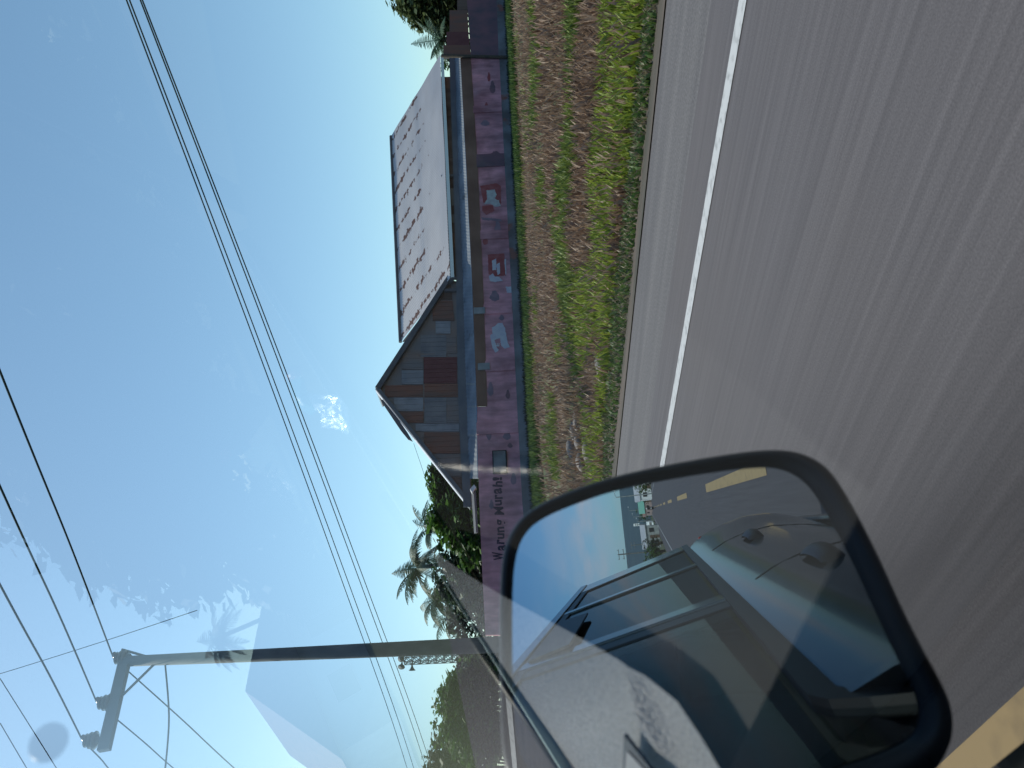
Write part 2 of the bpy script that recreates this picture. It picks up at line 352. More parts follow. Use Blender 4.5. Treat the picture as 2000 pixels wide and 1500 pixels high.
for i in range(190000):
    a = R(random.uniform(8, 100)); r_ = 1 / random.uniform(1 / 42, 1 / 6.2)
    x, y = r_ * math.sin(a), r_ * math.cos(a)
    if x < EDGE + .1 or y < -6: continue
    p = Vector((x, y, 0)); d = (p - P1).dot(nrm); s_ = (p - P1).dot(e)
    if d < .12: continue
    z = terrain(x, y); q = (x, y, z)
    n1 = mnoise.noise(Vector((x * .22, y * .22, 1))); n2 = mnoise.noise(Vector((x * .7, y * .55, 7)))
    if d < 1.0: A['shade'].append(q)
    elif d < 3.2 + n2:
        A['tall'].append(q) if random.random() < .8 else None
    elif x < 7.0 + .4 * n1:
        if random.random() < .34: A['low'].append(q)
        elif random.random() < .6: A['straw'].append(q)
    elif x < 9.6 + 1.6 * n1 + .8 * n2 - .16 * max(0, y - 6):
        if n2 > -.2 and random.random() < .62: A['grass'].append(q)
        elif random.random() < .35: A['dry'].append(q)
        elif random.random() < .2: A['straw'].append(q)
    else:
        g_ = n2 * .9 + n1 * .6
        if g_ > .12 + .25 * sstep((x - 10) / 6): A['patch'].append(q)
        elif random.random() < .55: A['dry'].append(q)
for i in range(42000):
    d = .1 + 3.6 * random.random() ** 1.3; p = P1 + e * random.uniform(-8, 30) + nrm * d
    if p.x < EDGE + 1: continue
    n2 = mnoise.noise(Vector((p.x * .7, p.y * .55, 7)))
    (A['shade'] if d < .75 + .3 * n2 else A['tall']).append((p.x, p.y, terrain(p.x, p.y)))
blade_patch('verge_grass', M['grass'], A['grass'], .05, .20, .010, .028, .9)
blade_patch('patchy_grass', M['patchy'], A['patch'], .08, .26, .012, .032, .9)
blade_patch('dry_straw', M['straw'], A['straw'], .03, .10, .006, .014, 1.4)
blade_patch('verge_grass', M['tall'], A['low'], .03, .10, .01, .03, 1.2)
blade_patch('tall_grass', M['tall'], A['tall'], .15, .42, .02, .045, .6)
blade_patch('weeds_painted_shade', M['shade'], A['shade'], .15, .5, .03, .07, .5)
blade_patch('dry_weeds', M['dry'], A['dry'], .06, .26, .009, .026, 1.0)

# ------------------------------------------------------------------ pink boundary wall
zb = -.3
def wall_top(y):   # picture row of the top edge of the pink paint
    for (y0, v0), (y1, v1) in zip(WT, WT[1:]):
        if y0 <= y <= y1: return v0 + (v1 - v0) * (y - y0) / (y1 - y0)
    return WT[-1][1] if y > WT[-1][0] else WT[0][1]
WT = [(112, 919), (330, 933), (550, 944), (750, 950), (793, 952)]
wall = thing('boundary_wall', 'long faded pink wall with hand painted lettering across the field', 'wall', Q(8, .8))
def band_mesh(rows, off, th, y_list, low=None):
    """a strip of wall whose upper and lower edges are given as picture columns at the listed picture rows"""
    s = MB()
    for (ya, ta, ba), (yb, tb, bb) in zip(rows, rows[1:]):
        P = [WP(bb, yb, off), WP(ba, ya, off), WP(ta, ya, off), WP(tb, yb, off)]
        if low is not None:
            P[0].z = low; P[1].z = low
        s.prism(P, -nrm * th)
    return s
rows = [(112, 917, 975), (330, 931, 986), (550, 941, 998), (750, 948, 1008), (794, 949, 1010)]
rows2 = [(794, 932, 1010), (850, 933, 1013), (980, 936, 1020), (1100, 941, 1030), (1240, 948, 1043)]
b_ = band_mesh(rows, 0, .2, None); b2 = band_mesh(rows2, 0, .2, None); b_.v, b_.f, b_.mi = b_.v + b2.v, b_.f + [tuple(i + len(b_.v) for i in f) for f in b2.f], b_.mi + b2.mi
b_.build('painted_panel', M['pink'], wall)
base = band_mesh([(112, 975, 1000), (330, 986, 1010), (550, 998, 1025), (794, 1010, 1040), (980, 1020, 1050), (1240, 1043, 1070)], .03, .26, None, low=-.2)
base.build('footing', M['wall_grey'], wall)
for yy in (215, 315, 460, 605, 716, 838):
    top = wall_top(yy) - 1 if yy < 794 else 931
    s0, z0 = W(top, yy + 9, .0); s1, z1 = W(top, yy - 9, .0); zf = W(975 + (yy - 112) * .0515, yy, .03)[1] + .01
    k = MB(); wd = .5 if yy != 315 else .85
    k.box(Q((s0 + s1) / 2, (z0 + zf) / 2, .02), wd, .05, z0 - zf, e, nrm, UP)
    k.build('pilaster', M['pink_dark'] if yy == 315 else M['pink'], wall)
br = band_mesh([(112, 899, 919.4), (330, 911, 933.4), (550, 922, 943.4), (750, 930, 950.4), (793, 931, 951.4)], .02, .04, None)
br.build('top_sheet', M['brown_sheet'], wall)
for yy in (608, 717):
    s0, z0 = W(923 if yy < 650 else 931, yy, .03); k = MB(); k.box(Q(s0, z0 - .3, .055), .32, .05, .5, e, nrm, UP); k.build('post_cap', M['concrete'], wall)
def paint(poly, m, name, off):
    out = []
    for i, (a, b) in enumerate(poly):
        a2, b2 = poly[(i + 1) % len(poly)]; n_ = max(1, int(math.hypot(a2 - a, b2 - b) / 1.6))
        for q in range(n_):
            t = q / n_; o = Vector((a + (a2 - a) * t, b + (b2 - b) * t, 3 + i)); out.append((o.x + 1.1 * mnoise.noise(o * .55), o.y + 1.1 * mnoise.noise(o * .55 + Vector((9, 4, 2)))))
    k = MB(); k.prism([WP(a, b, off) for a, b in out], nrm * .004); return k.build(name, m, wall)
paint([(938, 363), (970, 358), (978, 363), (979, 398), (962, 394), (944, 396)], M['red_ad'], 'red_sign', .002)
paint([(950, 372), (966, 370), (970, 380), (966, 388), (974, 392), (978, 402), (968, 404), (958, 398), (945, 399), (952, 388)], M['worn_green'], 'worn_patch', .008)
paint([(942, 402), (962, 400), (966, 412), (950, 420), (942, 412)], M['red_ad'], 'red_sign', .002)
paint([(940, 424), (978, 428), (980, 432), (942, 430)], M['stain'], 'damp_stain', .002)
paint([(953, 497), (985, 495), (988, 538), (964, 540), (954, 535)], M['red_ad'], 'red_sign', .002)
paint([(961, 509), (969, 505), (969, 527), (962, 528)], M['worn_white'], 'worn_lettering', .008)
paint([(970, 516), (976, 513), (977, 534), (972, 537), (970, 530)], M['worn_white'], 'worn_lettering', .008)
paint([(955, 540), (962, 534), (966, 540), (975, 541), (982, 548), (968, 551), (957, 549)], M['worn_white'], 'worn_patch', .008)
paint([(985, 506), (988, 506), (989, 536), (987, 537)], M['worn_white'], 'worn_patch', .008)
paint([(961, 640), (968, 636), (973, 631), (981, 631), (986, 640), (989, 655), (991, 668), (996, 678), (986, 681), (978, 674), (977, 660), (966, 664), (968, 674), (974, 684), (968, 689), (962, 680), (957, 655), (962, 652)], M['worn_white'], 'worn_patch', .008)
paint([(988, 560), (1000, 560), (1001, 572), (990, 572)], M['worn_white'], 'worn_patch', .006)
for (x_, y_, w_, h_, m_) in ((962, 170, 9, 22, 'pink_dark'), (948, 240, 14, 10, 'stain'), (968, 300, 16, 8, 'pink_dark'), (972, 445, 10, 26, 'stain'), (948, 470, 8, 14, 'red_ad'), (966, 578, 15, 18, 'stain'), (980, 620, 8, 10, 'stain'), (958, 760, 10, 24, 'stain'), (992, 770, 7, 16, 'pink_dark'), (990, 850, 12, 16, 'stain'), (996, 870, 8, 8, 'pink_dark'), (955, 845, 8, 26, 'stain'), (1003, 935, 9, 20, 'stain'), (960, 985, 7, 16, 'stain'), (955, 150, 5, 16, 'red_ad'), (950, 205, 5, 10, 'red_ad')):
    paint([(x_ + w_ * .6 * math.cos(q * .7) * (1 + .3 * math.sin(q * 2.1)), y_ + h_ * .6 * math.sin(q * .7)) for q in range(9)], M[m_], 'damp_stain', .0015)
# meter box with dark frame
k = MB(); s0, z0 = W(976, 902, .06); k.box(Q(s0, z0, .05), .95, .09, .56, e, nrm, UP)
bx = k.build('meter_box', M['black_matt'], wall)
k = MB(); k.box(Q(s0, z0, .105), .86, .02, .47, e, nrm, UP); k.build('cover', M['wall_grey'], bx)
def letters(txt, px, py, px2, py2, h, off, m, name):
    """painted lettering from the picture point (px,py) to (px2,py2)"""
    fc = bpy.data.curves.new('lettering', 'FONT'); fc.body = txt; fc.size = 1; fc.extrude = .004; fc.offset = .018
    to = bpy.data.objects.new('lettering', fc); COL.objects.link(to)
    bpy.context.view_layer.update()
    me = bpy.data.meshes.new_from_object(to.evaluated_get(bpy.context.evaluated_depsgraph_get()))
    bpy.data.objects.remove(to)
    a, b = WP(px, py, off), WP(px2, py2, off); wd = max(v.co.x for v in me.vertices)
    ex = (b - a) / wd; ey = UP * (h / .72)
    k = MB(); k.v = [tuple(a + ex * v.co.x + ey * v.co.y + nrm * v.co.z) for v in me.vertices]; k.f = [tuple(p.vertices) for p in me.polygons]; k.mi = [0] * len(k.f)
    return k.build(name, m, wall)
def hand(txt, x0, y0, x1, y1, h):
    widths = {'W': 1.35, 'M': 1.35, 'u': .95, 'r': .75, 'a': .95, 'n': .95, 'g': 1.0, 'h': .95, '!': .6, ' ': .55}; tot = sum(widths[c] for c in txt); t = 0; k = MB(); rg = random.Random(5)
    for c in txt:
        wd = widths[c] / tot
        if c != ' ':
            fc = bpy.data.curves.new('letter', 'FONT'); fc.body = c; fc.size = 1; fc.extrude = .004; fc.offset = .03; to = bpy.data.objects.new('letter', fc); COL.objects.link(to); bpy.context.view_layer.update()
            me = bpy.data.meshes.new_from_object(to.evaluated_get(bpy.context.evaluated_depsgraph_get())); bpy.data.objects.remove(to)
            lo, hi = min(v.co.x for v in me.vertices), max(v.co.x for v in me.vertices)
            p = WP(x0 + (x1 - x0) * t, y0 + (y1 - y0) * t, .006); q = WP(x0 + (x1 - x0) * (t + wd * .86), y0 + (y1 - y0) * (t + wd * .86), .006); sl = rg.uniform(-.05, .16); hh = h * rg.uniform(.9, 1.12); dz = rg.uniform(-.03, .03); sk = rg.uniform(-.06, .06)
            for v in me.vertices: pass
            k.add([p + (q - p) * ((v.co.x - lo) / (hi - lo)) + e * (v.co.y * sl * h) + UP * (v.co.y * hh / .72 + dz + sk * (v.co.x - lo) + .012 * mnoise.noise(Vector((v.co.x * 5, v.co.y * 5, t * 30)))) + nrm * v.co.z for v in me.vertices], [tuple(f.vertices) for f in me.polygons])
        t += wd
    return k.build('lettering', M['ink'], wall)
hand('Warung Murah!', 987, 1094, 979, 930, .38)
letters('E', 975, 677, 975, 670, .17, .016, M['plaster'], 'lettering')

# older stretch of the wall, tree shadow put into its darker pink, with boards on top, right of the house
ow = thing('boundary_wall', 'older end of the pink wall, painted darker as tree shade, with dark boards above it', 'wall', Q(26, .8))
band_mesh([(-60, 905, 968), (0, 912, 970), (111, 920, 974)], .04, .2, None).build('painted_panel', M['pink_dark'], ow)
band_mesh([(-60, 968, 1000), (111, 974, 1000)], .07, .26, None, low=-.2).build('footing', M['wall_grey'], ow)
for (a, b, t0, t1, m) in ((-60, 20, 893, 912, 'plank'), (20, 62, 878, 913, 'rust'), (62, 88, 872, 915, 'maroon'), (88, 111, 866, 918, 'rust')):
    band_mesh([(a, t0, t1), (b, t0, t1 + 2)], .0, .05, None).build('board', M[m], ow)
k = MB(); k.tube([WP(1000, 112, .1), WP(918, 110, .1), WP(862, 109, .1)], .09); k.build('post', M['bark'], ow)

# ------------------------------------------------------------------ the house: front gable with a side wing
HO = -1.8
hs = thing('house', 'tin roofed wooden house with patched gable behind the pink wall', 'house', Q(6, .85, -4))
def quad(a, b, c, d): return lambda u, v: (a * (1 - u) + b * u) * (1 - v) + (d * (1 - u) + c * u) * v
PK = WP(741, 762, HO); GR = WP(880, 546, HO); GL = WP(921, 987, HO)
gb = MB(); bot = [WP(893, 550, HO), WP(906, 750, HO), WP(911, 850, HO), WP(925, 990, HO)]
gb.prism([PK, GL] + bot[::-1] + [GR], -nrm * .12); gw = gb.build('gable_wall', M['clad'], hs)
def clip(poly, a, b):
    out = []; 
    for i in range(len(poly)):
        p, q = poly[i], poly[(i + 1) % len(poly)]
        fp = (b[0] - a[0]) * (p[1] - a[1]) - (b[1] - a[1]) * (p[0] - a[0]); fq = (b[0] - a[0]) * (q[1] - a[1]) - (b[1] - a[1]) * (q[0] - a[0])
        if fp >= 0: out.append(p)
        if (fp >= 0) != (fq >= 0):
            t = fp / (fp - fq); out.append((p[0] + (q[0] - p[0]) * t, p[1] + (q[1] - p[1]) * t))
    return out
sz = lambda p: ((p - P1).dot(e), p.z)
tri = [sz(GL), sz(GR), sz(PK)]
patches = [(828, 893, 698, 723, 'maroon'), (828, 893, 723, 749, 'maroon'), (822, 872, 655, 698, 'tan'), (872, 892, 655, 690, 'clad'), (851, 880, 628, 652, 'lilac'), (845, 890, 588, 627, 'rust'),
           (858, 890, 546, 586, 'plank'), (785, 827, 690, 722, 'clad'), (785, 827, 724, 751, 'lilac'), (752, 826, 753, 776, 'rust'), (770, 827, 777, 803, 'lilac'), (829, 895, 750, 776, 'rust'),
           (829, 872, 777, 827, 'tan'), (873, 897, 777, 826, 'clad'), (780, 827, 805, 826, 'rust'), (812, 897, 828, 843, 'lilac'), (829, 899, 845, 886, 'rust'), (850, 901, 888, 930, 'clad'), (880, 905, 932, 960, 'rust'), (818, 850, 690, 697, 'clad'), (812, 828, 845, 870, 'clad')]
mats = ['maroon', 'tan', 'clad', 'lilac', 'rust', 'plank']; pm = MB(); zst = 0
for i, (x0, x1, y0, y1, m) in enumerate(patches):
    poly = [W(x1, y1, HO), W(x1, y0, HO), W(x0, y0, HO), W(x0, y1, HO)]
    for q in range(3): poly = clip(poly, tri[q], tri[(q + 1) % 3]) if poly else poly
    if len(poly) < 3: continue
    # ribbed sheet: vertical strips of alternating depth
    pm.prism([Q(s_, z_, HO + .004 + .006 * (i % 3)) for s_, z_ in poly], nrm * .02, mats.index(m))
    s_lo, s_hi = min(p[0] for p in poly), max(p[0] for p in poly); k_ = s_lo + .1
    while k_ < s_hi - .06:
        st = clip(clip(poly, (k_, 0), (k_, -50)), (k_ + .06, -50), (k_ + .06, 0))
        st = [p for p in st if True]
        if len(st) >= 3: pm.prism([Q(a_, z_, HO + .026 + .006 * (i % 3)) for a_, z_ in st], nrm * .012, mats.index(m))
        k_ += .24
pm.build('patch_sheets', [M[q] for q in mats], gw)
def board(a, b, h, d, name, m, off=0):
    t = (b - a).normalized(); n_ = t.cross(nrm).normalized()
    if n_.z < 0: n_ = -n_
    k = MB(); k.box((a + b) / 2 + nrm * off, (b - a).length, d, h, t, nrm, n_); return k.build(name, m, hs)
board(PK + UP * .05, GR + (GR - PK) * .02 + UP * .05, .24, .5, 'barge_board', M['barge'], -.05)
board(PK + UP * .05, GL + (GL - PK) * .01 + UP * .05, .16, .5, 'barge_board', M['fascia'], -.05)
# main gable roof runs back from the gable
for side, nm in ((GR, 'r'), (GL, 'l')):
    k = MB(); back = -nrm * (1.6 if nm == 'r' else .25)
    k.prism([PK + UP * .12 + nrm * .1, side + UP * .12 + nrm * .1, side + UP * .12 + back, PK + UP * .12 + back], UP * .05); k.build('gable_roof', M['zinc'], hs)
# sheets lifting off along the left slope
k = MB(); a, b, c, d = WP(746, 780, HO - .3), WP(785, 840, HO - .3), WP(802, 858, HO - .3), WP(772, 822, HO - .3)
k.prism([WP(744, 783, HO - .05), WP(750, 778, HO - .05), WP(796, 845, HO - .05), WP(806, 862, HO - .05), WP(797, 858, HO - .05), WP(783, 841, HO - .05)], -nrm * .06)
k.build('loose_sheet', M['barge'], hs)
# wing roof, a corrugated sheet with rows of rust at the laps
RA, RB = WP(784, 668, -5.2), WP(765, 266, -5.2); EA, EB = WP(879, 543, -1.4), WP(859.5, 108, -1.4)
roofn = (EB - EA).cross(RA - EA).normalized()
if roofn.z < 0: roofn = -roofn
L_ = (EB - EA).length
def wing(u, v):
    p = (EA * (1 - u) + EB * u) * (1 - v) + (RA * (1 - u) + RB * u) * v
    return p + roofn * (.018 * math.sin(u * L_ * 2 * math.pi / .19) + .03 * mnoise.noise(Vector((u * 5, v * 4, 2))) + (.014 if v > .47 else 0))
k = MB(); k.grid(wing, 420, 30); wr = k.build('wing_roof', M['zinc'], hs, smooth=True)
# rust: a material of its own on the roof, kept in rows along the laps
mz = bpy.data.materials.new('zinc_with_rust'); mz.use_nodes = True; nt = mz.node_tree; bs = nt.nodes['Principled BSDF']
bs.inputs['Roughness'].default_value = .5; bs.inputs['Metallic'].default_value = .25
at = nt.nodes.new('ShaderNodeUVMap'); sp = nt.nodes.new('ShaderNodeSeparateXYZ'); nt.links.new(at.outputs[0], sp.inputs[0])
def mth(op, a, b=0.0, c=False):
    n_ = nt.nodes.new('ShaderNodeMath'); n_.operation = op; n_.use_clamp = c
    for i, v in enumerate((a, b)):
        if isinstance(v, (int, float)): n_.inputs[i].default_value = v
        else: nt.links.new(v, n_.inputs[i])
    return n_.outputs[0]
u_, v_ = sp.outputs[0], sp.outputs[1]
mp = nt.nodes.new('ShaderNodeMapping'); mp.inputs['Scale'].default_value = (27, 21, 1); nt.links.new(at.outputs[0], mp.inputs[0])
n1 = nt.nodes.new('ShaderNodeTexNoise'); n1.inputs['Scale'].default_value = 1.0; n1.inputs['Detail'].default_value = 5; nt.links.new(mp.outputs[0], n1.inputs['Vector'])
mp2 = nt.nodes.new('ShaderNodeMapping'); mp2.inputs['Scale'].default_value = (4, 3, 1); nt.links.new(at.outputs[0], mp2.inputs[0])
n2 = nt.nodes.new('ShaderNodeTexNoise'); n2.inputs['Scale'].default_value = 2.0; nt.links.new(mp2.outputs[0], n2.inputs['Vector'])
rows_ = mth('FRACT', mth('MULTIPLY', mth('ADD', u_, mth('MULTIPLY', v_, .03)), 10.5))
tri_ = mth('ABSOLUTE', mth('SUBTRACT', rows_, .5))                       # 0 in the middle of a row
inrow = mth('SUBTRACT', 1.0, mth('MULTIPLY', tri_, 3.2), True)
upper = mth('MULTIPLY', mth('SUBTRACT', v_, .28), 5.0, True)
lowr = mth('MULTIPLY', mth('SUBTRACT', .22, u_), 9.0, True)
amt = mth('MULTIPLY', inrow, mth('MAXIMUM', upper, lowr))
th = mth('ADD', mth('MULTIPLY', amt, .30), mth('ADD', mth('MULTIPLY', n1.outputs['Fac'], .9), mth('MULTIPLY', n2.outputs['Fac'], .25)))
fac = mth('MULTIPLY', mth('SUBTRACT', th, .79), 16.0, True)
ml = nt.nodes.new('ShaderNodeTexNoise'); ml.inputs['Scale'].default_value = 9; ml.inputs['Detail'].default_value = 6; nt.links.new(at.outputs[0], ml.inputs['Vector'])
cz = nt.nodes.new('ShaderNodeValToRGB'); cz.color_ramp.elements[0].color = (.56, .50, .47, 1); cz.color_ramp.elements[1].color = (.72, .655, .615, 1); nt.links.new(ml.outputs['Fac'], cz.inputs[0])
mx = nt.nodes.new('ShaderNodeMix'); mx.data_type = 'RGBA'; nt.links.new(fac, mx.inputs[0]); nt.links.new(cz.outputs[0], mx.inputs[6]); mx.inputs[7].default_value = (.17, .085, .06, 1)
nt.links.new(mx.outputs[2], bs.inputs['Base Color'])
wr.data.materials[0] = mz
uv = wr.data.uv_layers.new(name='UVMap')
for p in wr.data.polygons:
    for li in p.loop_indices:
        vi = wr.data.loops[li].vertex_index; uv.data[li].uv = ((vi % 421) / 420, (vi // 421) / 30)
k = MB(); k.tube([RA + UP * .05, RB + UP * .05], .09); k.build('ridge_cap', M['barge'], hs)
k = MB(); k.prism([EA - UP * .03, EB - UP * .03, EB - UP * .2, EA - UP * .2], -nrm * .04); k.build('eave_board', M['chrome'], hs)
k = MB(); k.prism([EA - UP * .06, RA - UP * .06, RA - UP * .28, EA - UP * .28], e * .05); k.build('verge_board', M['barge'], hs)
# wing's plank wall under the eave: planks of several tones, open at the far end
k = MB(); yy = 546; i = 0
while yy > 152:
    y2 = max(150, yy - random.uniform(16, 34)); f_ = lambda y_: 872 + (y_ - 330) * .04; g_ = lambda y_: 886 + (y_ - 330) * .034
    k.prism([WP(g_(yy), yy, HO - .01 * (i % 3)), WP(g_(y2), y2, HO - .01 * (i % 3)), WP(f_(y2) - 8, y2, HO - .01 * (i % 3)), WP(f_(yy) - 8, yy, HO - .01 * (i % 3))], -nrm * .04, random.choice((0, 0, 1, 2))); yy = y2; i += 1
k.build('plank_wall', [M['plank'], M['brown_sheet'], M['tan']], hs)
k = MB(); k.prism([WP(900, 560, -9), WP(900, 110, -9), WP(868, 110, -9), WP(868, 560, -9)], -nrm * .1); k.build('back_wall', M['plank'], hs) if False else None
for yy in (568, 345, 112):
    k = MB(); t0 = WP(868 if yy > 500 else 862, yy, HO + .08); b0 = Vector((*t0.xy, .9)); k.box((t0 + b0) / 2, .14, .14, (t0 - b0).length, e, nrm, UP); k.build('post', M['barge'], hs)
# fascia and lean-to roof along the whole front
k = MB()
fr = [(100, 877, 889), (330, 885, 896), (550, 891, 905), (750, 894, 911), (850, 898, 914), (990, 905, 921)]
for (ya, ta, ba), (yb, tb, bb) in zip(fr, fr[1:]): k.prism([WP(bb, yb, HO + .16), WP(ba, ya, HO + .16), WP(ta, ya, HO + .16), WP(tb, yb, HO + .16)], -nrm * .04)
k.build('fascia', M['fascia'], hs)
aw = [(100, 888, 899), (330, 895, 911), (550, 904, 922.5), (750, 910, 930.5), (794, 912, 931), (850, 913, 931.8), (935, 918, 934)]
k = MB()
for (ya, ta, ba), (yb, tb, bb) in zip(aw, aw[1:]):
    c4 = [WP(bb, yb, -.35), WP(ba, ya, -.35), WP(ta, ya, HO + .18), WP(tb, yb, HO + .18)]
    n_ = max(2, int((c4[0] - c4[1]).length / .05)); q_ = quad(*c4)
    k.grid(lambda u, v: q_(u, v) + UP * (.012 * math.sin(u * n_ * math.pi / 2)), n_, 1)
k.build('lean_to_roof', M['blue_zinc'], hs, smooth=True)
k = MB(); pts = [WP(b + .6, y_, -.33) for y_, _, b in aw]; k.tube(pts, .035); k.build('gutter', M['chrome'], hs)
# low shelter roof at the left end with a white sack on it
k = MB(); k.prism([WP(929, 955, -.3), WP(934, 1040, -.3), WP(930, 1042, -1.2), WP(924, 957, -1.2)], UP * .08); k.build('shelter_roof', M['barge'], hs)
k = MB(); k.prism([WP(918, 955, -.2), WP(926, 946, -.2), WP(930, 952, -.2), WP(922, 962, -.2)], -nrm * .25); tag(k.build('plastic_sack', M['plaster']), 'white plastic sack lying at the left end of the tin lean-to roof', 'sack')

# ------------------------------------------------------------------ poles and cables
def lamp_y(x): return x
PB = pt(900, 1262, 17.5); PB.z = terrain(PB.x, PB.y) - .3
PT = pt(238, 1292, 17.5)
pole = thing('utility_pole', 'tall concrete utility pole with one sided crossarm beside the road', 'pole', PB)
k = MB(); k.tube([PB, PB * .5 + PT * .5, PT], [.21, .17, .125], 14); k.build('post', M['pole'], pole, smooth=True)
A0 = PT + Vector((.15, 0, -.05)); A1 = on_plane(203, 1466, PT, Vector((0, 1, 0)))
ax = (A1 - A0).normalized()
k = MB(); k.box((A0 + A1) / 2, (A1 - A0).length, .16, .25, ax, Vector((0, 1, 0)), ax.cross(Vector((0, 1, 0)))); k.build('crossarm', M['steel'], pole)
for t_b, dz in ((.52, -.9), (-.0, -.9)):
    pa = PT + UP * dz; pb = A0 + ax * ((A1 - A0).length * t_b) if t_b else A0 + Vector((.16, 0, .16))
    k = MB(); k.tube([pa, pb], .03); k.build('brace', M['steel'], pole)
INS = []
for px, py in ((228, 1290), (196, 1378), (168, 1452)):
    q = on_plane(px, py, A0, Vector((0, 1, 0)))
    bot = q - ax.cross(Vector((0, 1, 0))).normalized() * (0 if False else 0)
    k = MB()
    zt = q.z + .1
    base_z = q.z - .32
    c = Vector((q.x + .06, q.y, 0))
    k.tube([c + UP * base_z, c + UP * (zt - .05)], .06)
    for j, rr in enumerate((.20, .18, .15)): k.tube([c + UP * (base_z + .1 + j * .1), c + UP * (base_z + .14 + j * .1), c + UP * (base_z + .18 + j * .1)], [rr * .55, rr, rr * .6], 12)
    k.tube([c + UP * (zt - .1) + Vector((0, -.25, -.02)), c + UP * (zt - .04), c + UP * (zt - .1) + Vector((0, .25, -.02))], .045)
    k.build('insulator', M['insul'], pole, smooth=True); INS.append(c + UP * zt)
def cable(pts, rad, label, group, name='power_cable'):
    P = [Vector(p) for p in pts]; out = []
    n = len(P)
    for i in range(n - 1):
        p0, p1, p2, p3 = P[max(i - 1, 0)], P[i], P[i + 1], P[min(i + 2, n - 1)]
        for q in range(14):
            t = q / 14
            out.append(.5 * ((2 * p1) + (p2 - p0) * t + (2 * p0 - 5 * p1 + 4 * p2 - p3) * t * t + (3 * p1 - p0 - 3 * p2 + p3) * t ** 3))
    out.append(P[-1])
    k = MB(); k.tube(out, rad, 6); return tag(k.build(name, M['wire'], smooth=True), label, 'cable', group)
exits = [(0, 725), (0, 950), (0, 1142)]; away = [(470, 1512), (352, 1512), (222, 1512)]
names = ['power cable from the insulator at the pole end of the crossarm', 'power cable from the middle insulator of the crossarm', 'power cable from the outermost insulator of the crossarm']
for I, (ex_, ey_), (fx, fy), nm in zip(INS, exits, away, names):
    a = on_plane(ex_, ey_, Vector((I.x, 0, 0)), Vector((1, 0, 0)))
    dd = (a - I); nxt = I + dd * 2.4
    f1 = ray(fx, fy); f1 = CAM + f1 * (21.0 / f1.y)
    cable([nxt, a, (a + I) / 2 - UP * .03, I], .017, nm, 'cables on the roadside pole')
    cable([I, (I + f1) / 2 - UP * .03, f1, f1 + (f1 - I) * 2], .017, nm.replace('power cable from', 'power cable running up the road from'), 'cables on the roadside pole')
# four long cables over the field
grp = 'four long cables running high over the field'
lab = ['uppermost of the long cables crossing above the house', 'second long cable crossing above the house, just under the uppermost', 'third long cable above the house, close over the lowest one', 'lowest of the long cables crossing above the house']
for (ya, xb, lb) in ((247, 795, 0), (253, 808, 1), (274, 832, 2), (278, 843, 3)):
    pl = Vector((14, 0, 0)); nx_ = Vector((1, 0, 0))
    a = on_plane(ya, 0, pl, nx_); b = on_plane(xb, 1500, pl, nx_)
    m_ = (a + b) / 2 - UP * .12
    cable([a + (a - b) * .6 + UP * .5, a, m_, b, b + (b - a) * .8 + UP * 1.0], .014, lab[lb], grp)
f0, f1 = pt(318, 0 + 1310, 26), pt(0, 1318, 26)
cable([pt(385, 1192, 26), pt(210, 1250, 26), pt(0, 1316, 26), pt(-200, 1375, 26)], .013, 'thin cable crossing over the three pole cables', None)
cable([pt(0, 1325, 20), pt(110, 1500, 20), pt(170, 1600, 20)], .012, 'thin cable near the frame corner beyond the crossarm', 'thin cables beyond the crossarm')
cable([pt(0, 1412, 20), pt(52, 1500, 20), pt(90, 1560, 20)], .012, 'shortest thin cable in the corner beyond the crossarm', 'thin cables beyond the crossarm')
cable([PT - UP * 1.05, pt(330, 1400, 16.8), pt(322, 1510, 15.8)], .02, 'drooping twisted cable hanging from the pole below its crossarm', None)
cable([pt(808, 866, 45), pt(838, 962, 45), pt(830, 1000, 46)], .012, 'thin service cable from the gable to the trees on its left', None)

# lattice mast with loudspeakers
MZ = 85
mb, mt = pt(905, 1283, MZ), pt(790, 1288, MZ); mb.z = .8
mast = thing('loudspeaker_mast', 'thin lattice mast carrying horn loudspeakers behind the utility pole', 'mast', mb)
k = MB(); hw = .45; ez = (mt - mb)
cs = [Vector((a * hw, b * hw, 0)) for a, b in ((-1, -1), (1, -1), (1, 1), (-1, 1))]
for c in cs: k.tube([mb + c, mt + c], .045, 5)
for i in range(16):
    for q in range(4):
        a, b = mb + ez * (i / 16), mb + ez * ((i + 1) / 16)
        k.tube([a + cs[q], b + cs[(q + 1) % 4]], .05, 4); k.tube([b + cs[q], b + cs[(q + 1) % 4]], .05, 4); k.tube([a + cs[(q + 1) % 4], b + cs[q]], .05, 4)
k.build('lattice', M['steel'], mast)
for (dx, dy, dz, ang) in ((-.5, -.3, .2, 200), (.55, -.3, .0, 330), (.3, .5, .6, 60), (-.5, .3, -.9, 150), (.6, 0, -1.3, 300), (.5, -.2, -6.5, 320)):
    c = mt + Vector((dx, dy, dz)); d = Vector((math.cos(R(ang)), math.sin(R(ang)), 0))
    k = MB(); k.tube([c, c + d * .25, c + d * .5, c + d * .68], [.09, .12, .25, .42], 12); k.build('horn', M['steel'], mast, smooth=True)

